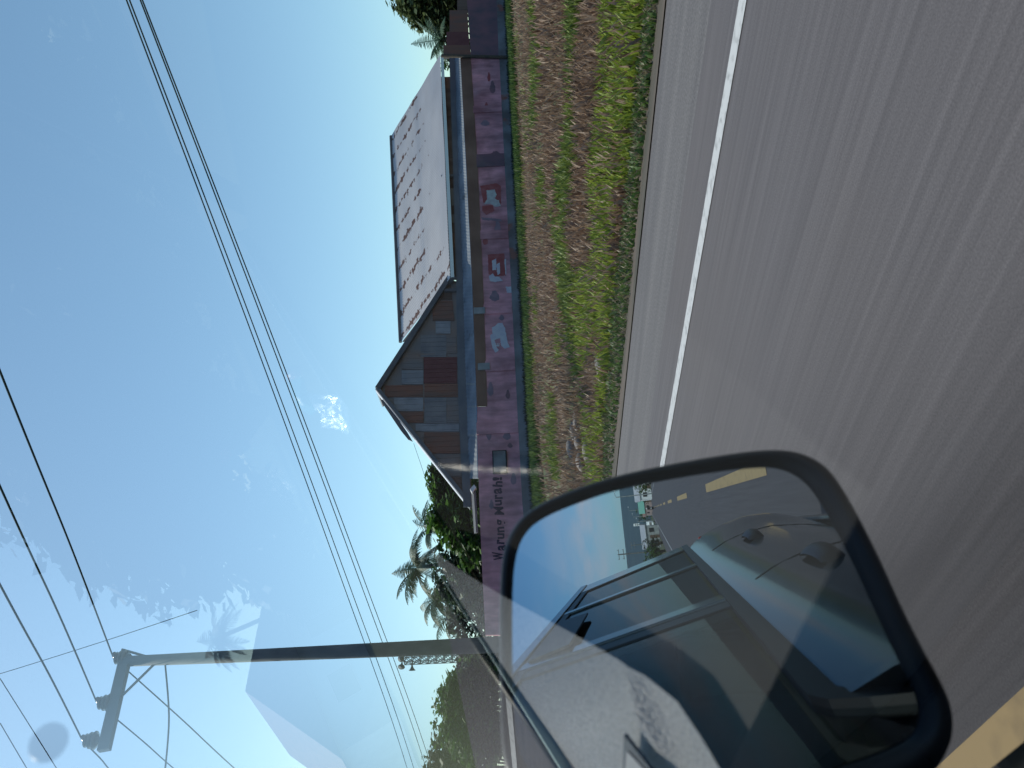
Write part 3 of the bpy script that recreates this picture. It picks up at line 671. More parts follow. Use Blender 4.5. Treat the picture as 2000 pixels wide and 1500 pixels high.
# ------------------------------------------------------------------ plants
def palm(base, crown, nf, fl, label, group=None, droop=1.0):
    root = thing('palm_tree', label, 'palm', base, group)
    base, crown = Vector(base), Vector(crown); mid = (base + crown) / 2 + Vector((random.uniform(-.3, .3), random.uniform(-.3, .3), 0))
    k = MB(); k.tube([base - UP * .3, mid, crown], [.2, .15, .12], 8); k.build('trunk', M['trunk'], root, smooth=True)
    k = MB()
    for i in range(nf):
        a = i * 2.39996 + random.uniform(-.2, .2); up = R(random.choice((75, 55, 40, 25, 10, -15)) + random.uniform(-10, 10)); L = fl * random.uniform(.8, 1.1)
        d = Vector((math.cos(a) * math.cos(up), math.sin(a) * math.cos(up), math.sin(up))); p = crown.copy(); pts = [p.copy()]; N = 13
        for q in range(N):
            d = (d + UP * (-.115 * droop)).normalized(); p = p + d * (L / N); pts.append(p.copy())
        k.tube(pts, [.03 - .002 * q for q in range(N + 1)], 4)
        for q in range(1, N + 1):
            t = (pts[q] - pts[q - 1]).normalized(); sd = t.cross(UP).normalized()
            for sgn in (-1, 1):
                for h_ in (0, .5):
                    o = pts[q - 1].lerp(pts[q], h_); ll = L * .26 * math.sin(math.pi * min(1, (q + h_) / N * .82 + .16)) + .08
                    dv = (sd * sgn * .8 + t * .55 - UP * (.45 + random.uniform(0, .35))).normalized() * ll
                    wv = t * .035 * (fl / 2.5); k.add([o - wv, o + wv, o + dv * .6 + wv * .8, o + dv, o + dv * .6 - wv * .8], [(0, 1, 2, 3, 4)])
    k.build('crown', M['palm'], root)
    return root
def tree(base, blobs, n, leaf, m, label, name='tree', cat='tree', group=None, trunk=.14, shape=1.0):
    """blobs: (centre, radius) clumps; leaves scattered through the volume of each clump in small sprays"""
    root = thing(name, label, cat, base, group); base = Vector(base)
    k = MB()
    for c, r_ in blobs:
        c = Vector(c); mid = base.lerp(c, .55) + Vector((random.uniform(-.2, .2), random.uniform(-.2, .2), .1)); k.tube([base - UP * .2, mid, c], [trunk, trunk * .6, trunk * .2], 6)
    k.build('trunk', M['bark'], root, smooth=True)
    k = MB(); tot = sum(r_ ** 2 for _, r_ in blobs)
    for c, r_ in blobs:
        c = Vector(c); cnt = int(n * r_ ** 2 / tot)
        sprays = []
        for q in range(max(6, cnt // 14)):
            while True:
                v = Vector((random.uniform(-1, 1), random.uniform(-1, 1), random.uniform(-1, 1)))
                if .25 < v.length < 1: break
            sprays.append(c + Vector((v.x * r_, v.y * r_, v.z * r_ * shape)) * (1 + .25 * random.random()))
        for q in range(cnt):
            o = random.choice(sprays) + Vector((random.gauss(0, 1), random.gauss(0, 1), random.gauss(0, .8))) * r_ * .13
            a, b = random.uniform(0, 6.28), random.uniform(-.9, .5); d = Vector((math.cos(a) * math.cos(b), math.sin(a) * math.cos(b), math.sin(b))); sd = d.cross(UP).normalized().lerp(UP, random.uniform(-.5, .5)); l = leaf * random.uniform(.6, 1.3); wd = l * .32
            k.add([o, o + d * l * .45 + sd * wd, o + d * l, o + d * l * .45 - sd * wd], [(0, 1, 2, 3)])
    k.build('crown', m, root)
    return root
def gb_(p): return Vector((p.x, p.y, terrain(p.x, p.y)))
def clump(px, py, Z, r_): return (pt(px, py, Z), r_)
# dark leafy tree behind the left end of the house
Z = 38
tree(gb_(pt(930, 990, Z)), [clump(880, 985, Z, 1.0), clump(862, 945, Z, .8), clump(905, 1020, Z, 1.3), clump(900, 960, Z, 1.1), clump(870, 1010, Z - 1, .8), clump(925, 1055, Z, 1.2), clump(915, 990, Z - 1, 1.2), clump(850, 925, Z, .35), clump(890, 930, Z, .8)],
     8200, .42, M['leaf'], 'bushy dark tree with large bright leaves behind the left roof corner')
tree(gb_(pt(940, 1090, 41)), [clump(905, 1075, 41, 1.5), clump(900, 1120, 41, 1.5), clump(925, 1150, 41, 1.4), clump(935, 1100, 41, 1.3), clump(945, 1190, 41, 1.4), clump(900, 1150, 41, 1.2), clump(925, 1220, 41, 1.3)],
     7000, .4, M['leaf_dark'], 'low dark tree mass at the foot of the coconut palms', trunk=.1)
palm(gb_(pt(930, 1085, 43)), pt(818, 1110, 43), 19, 2.5, 'tallest coconut palm left of the house, above the pink wall end', 'coconut palms left of the house')
palm(gb_(pt(930, 1040, 46)), pt(842, 1030, 46), 15, 1.9, 'small coconut palm nearest the left roof corner', 'coconut palms left of the house')
palm(gb_(pt(930, 1160, 44)), pt(850, 1172, 44), 18, 2.3, 'drooping coconut palm between the tallest palm and the pole', 'coconut palms left of the house', 1.3)
palm(gb_(pt(930, 1215, 47)), pt(880, 1205, 47), 15, 2.0, 'low coconut palm just right of the utility pole', 'coconut palms left of the house', 1.2)
# trees up the road beyond the pole
for i, (px, py, Z, sc, m, lb) in enumerate(((915, 1300, 60, 1.0, 'leaf_dark', 'dark rounded tree right behind the loudspeaker mast foot'), (900, 1345, 56, 1.2, 'leaf', 'mid green tree beyond the utility pole, near the mast'),
        (893, 1385, 54, 1.3, 'leaf', 'tallest leafy tree in the row beyond the utility pole'), (905, 1420, 54, 1.0, 'leaf_yellow', 'yellowish banana clump in the row beyond the pole'),
        (910, 1448, 52, .9, 'leaf', 'low green tree between the banana clump and the frame edge'), (878, 1505, 56, 1.4, 'leaf_dark', 'dark tree cut off by the frame edge beyond the pole'))):
    b = gb_(pt(940, py, Z))
    bl = [clump(px + 28 * sc * (1 - t) * random.uniform(.2, 1.3), py + random.uniform(-26, 26) * sc, Z + random.uniform(-1, 1), random.uniform(.7, 1.25) * sc * 1.1) for t in (0, .2, .4, .6, .8, 1, 1)]
    tree(b, bl + [clump(px + 50, py - 18, Z, 1.0), clump(px + 52, py + 16, Z, 1.0), clump(px + 30, py, Z, 1.1)] + [clump(px - 12, py + random.uniform(-12, 12), Z, .55 * sc)], 5500, .5, M[m], lb, group='trees beyond the utility pole', trunk=.12)
# trees at the right end of the wall
tree(gb_(pt(930, 0, 46)), [clump(800, -30, 46, 1.5), clump(840, 5, 46, 1.5), clump(870, 30, 46, 1.1), clump(815, 20, 46, 1.0), clump(860, -20, 46, 1.5), clump(785, 5, 46, .6), clump(880, 60, 46, .9)],
     9000, .42, M['leaf_olive'], 'feathery olive green tree above the dark wall end')
palm(gb_(pt(930, 78, 45)), pt(862, 78, 45), 12, 1.9, 'short young palm beside the far eave of the tin roof', None, .6)
tree(gb_(pt(940, 105, 47)), [clump(890, 100, 47, .8), clump(882, 125, 47, .6), clump(895, 80, 47, .7)], 900, .4, M['leaf'], 'small bush under the far corner of the tin roof', 'bush', 'bush')
# scattered pale stones on the bank
for i, (px, py) in enumerate(((1125, 842), (1132, 860), (1120, 875), (1178, 712), (1138, 900), (1128, 820), (1150, 880))):
    d = ray(px, py); t = 9.0
    for q in range(40):
        p = CAM + d * t; t += (p.z - terrain(p.x, p.y)) * 3
    p = CAM + d * t; k = MB(); k.ball(p + UP * .03, random.uniform(.12, .3), random.uniform(.12, .25), random.uniform(.06, .12), 8, 6)
    k.v = [(v[0] + .04 * mnoise.noise(Vector(v) * 7), v[1] + .04 * mnoise.noise(Vector(v) * 7 + Vector((5, 0, 0))), v[2] + .03 * mnoise.noise(Vector(v) * 7 + Vector((0, 9, 0)))) for v in k.v]
    tag(k.build('stone', M['stone'], smooth=True), 'pale flat stone lying among the weeds on the bank', 'stone', 'pale stones among the weeds')

# ------------------------------------------------------------------ the car the photograph is taken from
TUM = R(15); XW = .07
PN = Vector((math.cos(TUM), 0, math.sin(TUM)))       # outward normal of the right-hand windows
def wx(z): return XW - (z - 1.35) * math.tan(TUM)    # x of the right-hand window plane at height z
XC = -.70                                            # the car's centre line
def mir(p): return Vector((2 * XC - p[0], p[1], p[2]))
car = thing('car', 'grey metallic car seen through its own side window and door mirror', 'car', (XC, -1, 0))
BELT, ROOF = 1.045, 1.70
PROF = [(.20, .28), (.25, .45), (.275, .62), (.28, .74), (.262, .85), (.235, .93), (.195, 1.0), (.150, BELT)]
def belt(y): return BELT - .2 * sstep((y - .27) / .24)
def side_x(z, y):
    for (x0, z0), (x1, z1) in zip(PROF, PROF[1:]):
        if z0 <= z <= z1: x = x0 + (x1 - x0) * (z - z0) / (z1 - z0); break
    else: x = PROF[-1][0]
    fl = .045 * math.exp(-((y + 2.75) / .45) ** 2) * math.exp(-((z - .62) / .22) ** 2)      # swelling over the rear wheel
    x = wx(BELT) + .0 + (x - wx(BELT)) * (1 - .35 * sstep((y - .3) / .4)) + (.035 * sstep((y - .3) / .4))
    return x + fl - .10 * sstep((-3.0 - y) / .55) - .02 * sstep((y - .9) / .7)
def body_side(flip):
    k = MB(); NY, NZ = 110, 30
    def fn(u, v):
        y = 1.55 - u * 5.05; z = .28 + v * (belt(y) - .28)
        p = Vector((side_x(z, y), y, z)); 
        return mir(p) if flip else p
    k.grid(fn, NY, NZ); return k
body_side(False).build('body_side', M['paint'], car, smooth=True); body_side(True).build('body_side', M['paint'], car, smooth=True)
# window frame: posts, roof rail, belt strip
def post(y0b, y1b, y0t, y1t, m, name, off=.006, flip=False, zb=BELT, zt=ROOF - .05, th=.03):
    P = [Vector((wx(zb) + off, y0b, zb)), Vector((wx(zb) + off, y1b, zb)), Vector((wx(zt) + off, y1t, zt)), Vector((wx(zt) + off, y0t, zt))]
    P2 = [p - PN * th for p in P]
    if flip: P, P2 = [mir(p) for p in P], [mir(p) for p in P2]
    k = MB(); k.hexa(P2 + P); return k.build(name, m, car, bevel=.006)
for fl in (False, True):
    post(1.02, .93, .33, .25, M['black'], 'front_pillar', flip=fl)
    post(-.62, -.72, -.66, -.76, M['black'], 'centre_pillar', .004, fl); post(-.74, -.84, -.78, -.88, M['paint'], 'centre_pillar', .008, fl)
    post(-1.92, -2.0, -1.86, -1.94, M['paint'], 'rear_pillar', .008, fl); post(-3.05, -3.4, -2.7, -3.1, M['paint'], 'rear_pillar', .008, fl)
    for z0, z1, m, off in ((ROOF - .055, ROOF - .02, M['chrome'], .012), (ROOF - .09, ROOF - .06, M['black'], .006)):
        P = [Vector((wx(z) + off, y, z)) for y, z in ((.30, z0), (-3.1, z0), (-3.1, z1), (.30, z1))]; P2 = [p - PN * .03 for p in P]
        if fl: P, P2 = [mir(p) for p in P], [mir(p) for p in P2]
        k = MB(); k.hexa(P2 + P); k.build('roof_rail', m, car)
    k = MB(); yy_ = [1.0, .52, .47, .43, .39, .35, .31, .27, -3.35]
    for ya, yb in zip(yy_, yy_[1:]):
        P = [Vector((wx(belt(y) + dz) + .012, y, belt(y) + dz)) for y, dz in ((ya, -.012), (yb, -.012), (yb, .022), (ya, .022))]; P2 = [p - PN * .02 for p in P]
        if fl: P, P2 = [mir(p) for p in P], [mir(p) for p in P2]
        k.hexa(P2 + P)
    k.build('belt_strip', M['black'], car)
    def pane(y0b, y1b, y0t, y1t, m, name, zt=ROOF - .07):
        zb_ = BELT if y0b < 0 else BELT - .22
        P = [Vector((wx(zb_), y0b, zb_)), Vector((wx(zb_), y1b, zb_)), Vector((wx(zt), y1t, zt)), Vector((wx(zt), y0t, zt))]
        if fl: P = [mir(p) for p in P]
        k = MB(); k.add(P, [(3, 2, 1, 0)]); return k.build(name, m, car)
    pane(.96, -.66, .26, -.7, M['glass'], 'front_window')
    pane(-.8, -1.95, -.84, -1.9, M['dark_glass'], 'rear_window'); pane(-1.97, -3.1, -1.92, -2.75, M['dark_glass'], 'quarter_window')
# visor over the rear door window
k = MB(); zt, zl = ROOF - .08, ROOF - .2
k.hexa([Vector((wx(zl) + .012, -.86, zl)), Vector((wx(zl) + .012, -1.5, zl)), Vector((wx(zl) + .02, -1.5, zl)), Vector((wx(zl) + .02, -.86, zl)),
        Vector((wx(zt) + .006, -.86, zt)), Vector((wx(zt) + .006, -1.6, zt)), Vector((wx(zt) + .014, -1.6, zt)), Vector((wx(zt) + .014, -.86, zt))]); k.build('window_visor', M['black'], car)
# roof, tail, cabin lining
rx = wx(ROOF)
def tgx(z): return .13 if z < BELT - .04 else wx(z) - .03
k = MB(); k.grid(lambda u, v: Vector((rx + (2 * XC - 2 * rx) * u, .34 - 3.5 * v, ROOF - .005 + .075 * math.sin(math.pi * u) ** .6 * (1 - .5 * v) - .02 * (1 - v) ** 6)), 24, 16); k.build('roof', M['paint'], car, smooth=True)
k = MB(); k.grid(lambda u, v: Vector((tgx(.3 + 1.38 * v) + (2 * XC - 2 * tgx(.3 + 1.38 * v)) * u, -3.5 - .02 * math.sin(math.pi * u) + (.35 * sstep((v - .5) * 2)), .3 + 1.38 * v)), 10, 12); k.build('tailgate', M['paint'], car, smooth=True)
for fl in (False, True):
    P = [Vector((side_x(z, y) + .012, y, z)) for y, z in ((-3.49, .62), (-3.16, .64), (-3.0, .98), (-3.40, 1.02))]
    P2 = [p - Vector((.04, 0, 0)) for p in P]
    if fl: P, P2 = [mir(p) for p in P], [mir(p) for p in P2]
    k = MB(); k.hexa(P2 + P); k.build('tail_lamp', M['tail'], car, bevel=.01)
    for y in (-.50, -1.62):
        z = .86; x = side_x(z, y)
        k = MB(); N = 12
        k.grid(lambda u, v: Vector((side_x(z, y) - .004 + .036 * math.sin(math.pi * min(1, max(0, u))) ** .5 * math.cos((v - .5) * 2.6), y + .11 - .22 * u, z + .03 * math.sin((v - .5) * 3.0))), 18, 8)
        if fl: k.v = [tuple(mir(p)) for p in k.v]
        h_ = k.build('door_handle', M['black'], car, smooth=True)
    for y in (1.05, -2.72):
        c = Vector((side_x(.5, y) - .12, y, .33)); c = mir(c) if fl else c; sx = Vector((-1, 0, 0)) if fl else Vector((1, 0, 0))
        k = MB(); k.tube([c - sx * .1, c + sx * .10], .33, 24); wh = k.build('wheel', M['rubber'], car)
        k = MB(); k.tube([c + sx * .09, c + sx * .112], .21, 16); k.build('rim', M['chrome'], wh)
    # door shut lines
    for y in (-.68, -1.96):
        pts = [Vector((side_x(z, y) + .001, y - .02 * (z - .6), z)) for z in [.34 + .05 * q for q in range(14)]]
        if fl: pts = [mir(p) for p in pts]
        k = MB(); k.tube(pts, .0011, 4); k.build('door_gap', M['black_matt'], car)
    # inner door skin
    P = [Vector((wx(BELT) - .05, y, z)) for y, z in ((.95, .3), (-3.4, .3), (-3.4, BELT), (.26, BELT - .005), (.33, BELT - .04), (.39, BELT - .10), (.45, BELT - .17), (.52, BELT - .205), (.95, BELT - .205))]
    if fl: P = [mir(p) for p in P]
    k = MB(); k.prism(P, Vector((.02 if fl else -.02, 0, 0))); k.build('door_lining', M['black_matt'], car)
k = MB(); xl, xr = 2 * XC - wx(1.3) + .05, wx(1.3) - .1
k.add([(xl - .1, .3, ROOF - .03), (xr + .0, .3, ROOF - .03), (xr + .0, -3.1, ROOF - .03), (xl - .1, -3.1, ROOF - .03)], [(0, 1, 2, 3)]); k.build('headlining', M['black_matt'], car)
k = MB(); k.add([(xl - .1, .95, .3), (xr + .1, .95, .3), (xr + .1, -3.4, .3), (xl - .1, -3.4, .3)], [(0, 1, 2, 3)]); k.build('cabin_floor', M['black_matt'], car)
k = MB(); k.box((XC, .935, .74), 1.66, .02, .86); k.build('firewall', M['black_matt'], car)
for fl in (False, True):
    k = MB(); yy_ = [.96, .52, .47, .43, .39, .35, .31, .27, -3.3]
    for ya, yb in zip(yy_, yy_[1:]):
        P = [Vector((wx(belt(ya)) - .003, ya, belt(ya) - .012)), Vector((wx(BELT) - .075, ya, belt(ya) - .012)), Vector((wx(BELT) - .075, yb, belt(yb) - .012)), Vector((wx(belt(yb)) - .003, yb, belt(yb) - .012))]
        k.prism([mir(p) for p in P] if fl else P, (0, 0, -.02))
    k.build('door_sill', M['black_matt'], car)
for yb in (-.75, -1.75):      # seat rows
    for xc in ((XC - .38, XC + .38)):
        k = MB(); k.box((xc, yb + .25, .58), .5, .5, .16); st = k.build('seat', M['cloth'], car, bevel=.04)
        k = MB(); k.hexa([Vector((xc + a * .24, yb + b, .6)) for a, b in ((-1, -.08), (1, -.08), (1, .06), (-1, .06))] + [Vector((xc + a * .2, yb - .12 + b, 1.2)) for a, b in ((-1, -.06), (1, -.06), (1, .04), (-1, .04))]); k.build('backrest', M['cloth'], car, bevel=.03)
# dashboard: pale patch shaped as its sunlit part, the rest black as unlit
DZ = 1.203
k = MB()
def dash_top(x, y): return DZ - .006 * math.cos(9 * x) - .012 * sstep((.2 - (y - .3)) / .2) + .012 * math.exp(-((math.hypot(x + .060, y - .612) - .066) / .014) ** 2) * sstep((x + .05) / .04) * sstep((.615 - y) / .05)
outer = [(.06, .90), (-.44, .90)]; inner = [(.06, .518), (.034, .508), (.009, .503), (-.021, .521), (-.081, .573), (-.21, .688), (-.44, .885)]
def dfn(u, v):
    t = u * 6; i = min(5, int(t)); a, b = inner[i], inner[i + 1]; q = (a[0] + (b[0] - a[0]) * (t - i), a[1] + (b[1] - a[1]) * (t - i))
    o_ = (.06 - .5 * max(0, (u - .25) / .75) if u > .25 else .06, .9 if u > .25 else .518 + .382 * u / .25)
    x, y = q[0] + (o_[0] - q[0]) * v, q[1] + (o_[1] - q[1]) * v
    return Vector((x, y, dash_top(x, y)))
k.grid(dfn, 150, 70); k.build('dashboard_lit_patch', M['dash'], car, smooth=True)
k = MB(); k.prism([(.05, .24, DZ - .03), (.05, .9, DZ - .03), (2 * XC - .05, .9, DZ - .03), (2 * XC - .05, .24, DZ - .10)], (0, 0, -.35)); k.build('dashboard', M['black_matt'], car)  # rest of the dashboard, near-black to read as shade
# triangular air vent set in the pale lit patch
k = MB(); k.prism([(-.019, .606, DZ + .006), (-.010, .70, DZ + .006), (.034, .596, DZ + .006)], (0, 0, .003)); vt = k.build('air_vent', M['black'], car)
k = MB(); k.prism([(-.012, .622, DZ + .0095), (-.007, .695, DZ + .0095), (.031, .600, DZ + .0095)], (0, 0, .0006))
k.build('grille', M['dashgrey'], vt)
# pale edge of the windscreen, black gap and cowl, wipers
k = MB(); k.box((XC + .06, .912, DZ + .002), 1.5, .007, .012); k.build('windscreen_edge', M['edge'], car)
k = MB(); k.box((XC, .935, DZ - .02), 1.62, .04, .02); k.build('cowl', M['black_matt'], car)
k = MB(); k.add([(wx(1.2) - .03, .91, DZ + .004), (2 * XC - wx(1.2) + .03, .91, DZ + .004), (2 * XC - wx(ROOF) + .02, .30, ROOF - .01), (wx(ROOF) - .02, .30, ROOF - .01)], [(0, 1, 2, 3)]); k.build('windscreen', M['screen'], car)
k = MB(); k.grid(lambda u, v: Vector((.14 - 1.68 * u, .955 + .75 * v, DZ - .055 - .16 * v ** 1.6 + .02 * math.sin(math.pi * u))), 20, 12); k.build('bonnet', M['paint'], car, smooth=True)
for pts in ([(-.02, .985, DZ - .02), (-.30, .965, DZ + .0), (-.62, .955, DZ + .01)], [(.10, 1.10, DZ - .045), (-.25, 1.06, DZ - .03), (-.75, 1.0, DZ - .02)]):
    k = MB(); k.tube(pts, [.014, .012, .009], 8); k.build('wiper', M['black'], car, smooth=True)
# black ball added to give a dark spot in the window reflection
_d = ray(95, 1450); _p = on_plane(95, 1450, Vector((XW, 0, 1.35)), PN); _r = _d - PN * (2 * _d.dot(PN)); IMC = _p + _r * ((.45 - _p.y) / _r.y)
k = MB(); k.ball(IMC, .012, .008, .011, 16, 10); im = k.build('dark_spot_ball', M['black'], car, smooth=True)

# ---- door mirror
C0 = CAM + ray(1400, 1200) * .62
d0 = ray(1268, 994).normalized(); MN = (Vector((0, -1, 0)) - d0).normalized()
OUT = [(1000, 1030), (1040, 990), (1120, 955), (1200, 930), (1300, 908), (1400, 890), (1480, 879), (1530, 878), (1570, 885), (1610, 905), (1640, 940), (1680, 1010), (1720, 1090), (1760, 1180), (1800, 1260), (1840, 1330), (1860, 1375), (1866, 1420), (1860, 1460), (1838, 1500), (1800, 1535), (1740, 1560), (1500, 1590), (1200, 1590), (1040, 1570), (990, 1530), (976, 1450), (974, 1300), (974, 1150), (980, 1080)]
INN = [(1020, 1040), (1052, 1008), (1130, 975), (1205, 950), (1305, 930), (1405, 914), (1480, 906), (1520, 907), (1552, 918), (1582, 942), (1608, 980), (1645, 1045), (1686, 1128), (1724, 1212), (1762, 1290), (1792, 1350), (1800, 1385), (1797, 1415), (1780, 1440), (1750, 1456), (1720, 1468), (1660, 1490), (1480, 1545), (1200, 1550), (1060, 1530), (1018, 1490), (1003, 1430), (999, 1300), (999, 1150), (1005, 1085)]
def mp_(px, py, off=0.0): return on_plane(px, py, C0 + MN * off, MN)
def smooth_loop(L, it=3):
    for _ in range(it):
        o = []
        for i in range(len(L)):
            a, b = L[i], L[(i + 1) % len(L)]; o += [tuple(a[j] * .75 + b[j] * .25 for j in range(2)), tuple(a[j] * .25 + b[j] * .75 for j in range(2))]
        L = o
    return L
OUTs, INNs = smooth_loop(OUT, 2), smooth_loop(INN, 2); n = len(OUTs)
root_m = link(bpy.data.objects.new('door_mirror', None)); root_m.parent = car
o3 = [mp_(*p) for p in OUTs]; i3 = [mp_(*p) for p in INNs]; cen = sum(o3, Vector()) / n
k = MB()
prof = [(0.0, -.010, 0), (0.12, .002, 0), (.35, .008, 0), (.65, .008, 0), (.9, .003, 0), (1.0, -.006, 0)]
rings = []
for t, off, _ in prof: rings += [i3[q].lerp(o3[q], t) + MN * off for q in range(n)]
k.add(rings, [(r_ * n + q, r_ * n + (q + 1) % n, (r_ + 1) * n + (q + 1) % n, (r_ + 1) * n + q) for r_ in range(len(prof) - 1) for q in range(n)])
k.build('mirror_frame', M['black'], root_m, smooth=True)
k = MB(); shell = []
for d_, sc in ((-.006, 1.0), (-.05, 1.0), (-.10, .9), (-.14, .7), (-.155, .4)): shell += [cen + (p - cen) * sc + MN * d_ for p in o3]
k.add(shell, [(r_ * n + q, (r_ + 1) * n + q, (r_ + 1) * n + (q + 1) % n, r_ * n + (q + 1) % n) for r_ in range(4) for q in range(n)] + [tuple(4 * n + q for q in range(n))]); k.build('mirror_housing', M['paint'], root_m, smooth=True)
k = MB(); k.add([p - MN * .006 for p in i3] , [tuple(range(n))]); k.build('mirror_glass', M['mirror'], root_m)
k = MB(); a = mp_(1500, 1570, -.06); k.tube([a, Vector((.2, a.y + .26, .92)), Vector((.15, a.y + .32, .88))], [.03, .035, .04], 10); k.build('mirror_arm', M['black'], root_m, smooth=True)
# snack packet lying on the dashboard, seen reflected in the side window
def refl_pt(px, py, z):
    """where the side window's reflection at picture point px,py meets height z inside the car"""
    d = ray(px, py); p = on_plane(px, py, Vector((XW, 0, 1.35)), PN); r_ = d - PN * (2 * d.dot(PN))
    return p + r_ * ((z - p.z) / r_.z)
pc = [(600, 768), (665, 770), (688, 830), (680, 848), (630, 832), (622, 795)]
pk = thing('snack_packet', 'crumpled shiny white snack packet with red end lying on the dashboard', 'packet', refl_pt(650, 805, DZ + .01))
_d = ray(650, 805).normalized(); _r = _d - PN * (2 * _d.dot(PN)); HN = (SUN - _r).normalized(); _c = refl_pt(650, 805, DZ + .05)
def refl_tilt(px, py):
    d = ray(px, py); p = on_plane(px, py, Vector((XW, 0, 1.35)), PN); r_ = d - PN * (2 * d.dot(PN)); return p + r_ * ((_c - p).dot(HN) / r_.dot(HN))
def sheet(poly, m, name, parent, zz, amp, nn=14):
    Pq = [refl_tilt(x, y) for x, y in poly]; c = sum(Pq, Vector()) / len(Pq); k = MB(); ring = [c]
    vs = []; fs = []; n_ = len(Pq) * 6
    for r_ in range(1, nn + 1):
        for q in range(n_):
            t = q / 6; i = int(t) % len(Pq); b = Pq[i].lerp(Pq[(i + 1) % len(Pq)], t - int(t)); p = c.lerp(b, r_ / nn)
            p = p + HN * (.010 * (1 - (r_ / nn) ** 2) + amp * .3 * mnoise.noise(Vector((p.x * 30, p.y * 30, 1))) + amp * .10 * abs(mnoise.noise(Vector((p.x * 110, p.y * 110, 4)))))
            vs.append(p)
    fs = [(r_ * n_ + q, r_ * n_ + (q + 1) % n_, (r_ + 1) * n_ + (q + 1) % n_, (r_ + 1) * n_ + q) for r_ in range(nn - 1) for q in range(n_)] + [tuple(range(n_))]
    k.add(vs, fs); return k.build(name, m, parent)
sheet(pc, M['pack'], 'wrapper', pk, DZ + .014, .03)
sheet([(557, 718), (586, 712), (590, 732), (564, 744)], M['pack_red'], 'red_end', pk, DZ + .012, .004, 6)
sheet([(565, 746), (590, 734), (600, 766), (622, 798), (608, 812), (584, 796)], M['pack_teal'], 'teal_band', pk, DZ + .012, .006, 8)

# added floating tube, its axis turned to throw a streak of sun glint
def rdir(px, py): d = ray(px, py).normalized(); return on_plane(px, py, Vector((XW, 0, 1.35)), PN), d - PN * (2 * d.dot(PN))
mid = refl_pt(950, 905, DZ + .03); _, rm = rdir(950, 905); h_ = (SUN - rm).normalized(); ends = []
a_, b_q = refl_pt(850, 902, DZ + .03), refl_pt(1085, 910, DZ + .03); sd_ = (b_q - a_).normalized(); ax_ = (sd_ - rm * (sd_.dot(h_) / rm.dot(h_))).normalized(); pn_ = ax_.cross(ax_.cross(rm)).normalized()
for q in range(11):
    p_, r_ = rdir(845 + 24 * q, 900 + 1.2 * q); ends.append(p_ + r_ * ((mid - p_).dot(pn_) / r_.dot(pn_)))
p0, r0_ = rdir(950, 884); p1, r1_ = rdir(950, 926); rr = ((p0 + r0_ * ((mid - p0).dot(pn_) / r0_.dot(pn_))) - (p1 + r1_ * ((mid - p1).dot(pn_) / r1_.dot(pn_)))).length * .5
k = MB(); k.tube(ends, [rr * (.5 + .5 * math.sin(math.pi * (q + .7) / 11.4)) for q in range(11)], 28); k.build('added_glint_tube', M['glint_metal'], car, smooth=True)
# ------------------------------------------------------------------ left of the road: what the window glass reflects through the windscreen
def tz(az, dist, z): return Vector((math.sin(R(az)) * dist, math.cos(R(az)) * dist, z))
bl = [(tz(-46, 28, 5.6), 2.4), (tz(-41, 29, 4.6), 2.0), (tz(-52, 28, 5.8), 2.6), (tz(-48, 27, 3.6), 2.2), (tz(-43, 28, 6.4), 1.2), (tz(-55, 29, 4.2), 2.4)]
tree(tz(-48, 28.5, 0), bl, 16000, .7, M['leaf_dark'], 'wide spreading tree on the far side of the road, reflected in the window', trunk=.25)
palm(tz(-34, 44, 0), tz(-34, 44, 6.2), 15, 2.3, 'coconut palm reflected in the window glass beside the spreading tree', 'palms across the road', 1)
palm(tz(-30, 50, 0), tz(-30, 50, 4.6), 14, 2.2, 'shorter coconut palm reflected in the window glass above the house roof', 'palms across the road', 1)
for i, (a, d_, h_) in enumerate(((-62, 27, 9.5), (-74, 25, 9.0), (-38, 36, 3.2), (-35, 48, 3.0), (-22, 60, 3.4), (-15, 80, 4))):
    tree(tz(a, d_, 0), [(tz(a + q * 3, d_ + random.uniform(-1, 1), h_ * random.uniform(.35, .8)), min(h_ * .42, 3.0)) for q in (-1, -.5, 0, .5, 1)], 6000, .7, M['leaf_dark'],
         ['tall bushy tree across the road, left of the spreading tree', 'tall bushy tree across the road level with the car', 'bushy tree across the road behind the spreading tree', 'bushy tree across the road behind the palms', 'bushy tree far up the left roadside', 'farthest bushy tree up the left roadside'][i], group='trees across the road')
for i, (a, d_) in enumerate(((-54, 42), (-63, 40), (-72, 38), (-81, 36))):
    tree(tz(a, d_, 0), [(tz(a + q * 3.6, d_ + random.uniform(-1, 1), z_), 3.2) for q in (-1, 0, 1) for z_ in (4, 8.6, 12)], 9000, .95, M['leaf_dark'],
         ['towering tree behind the spreading tree across the road', 'second towering tree across the road, nearer the car', 'third towering tree across the road, level with the car', 'towering tree across the road just behind the car'][i], group='towering trees across the road', trunk=.3)
hb = tz(-27, 40, 0)
h2 = thing('house', 'low house with steep gable roof across the road, reflected in the window', 'house', hb)
k = MB(); k.box(hb + UP * 1.4, 9, 7, 2.8); k.build('wall', M['plaster'], h2)
k = MB(); k.prism([hb + Vector((-5, -4, 2.8)), hb + Vector((5, -4, 2.8)), hb + Vector((0, -4, 5.4))], (0, 8, 0)); k.build('roof', M['tile_roof'], h2)
k = MB(); k.box(hb + Vector((-1.5, -3.53, 1.0)), .9, .08, 2.0); k.build('door', M['plank'], h2)
k = MB(); k.box(hb + Vector((1.8, -3.53, 1.5)), 1.4, .08, 1.1); k.build('window', M['dark_glass'], h2)

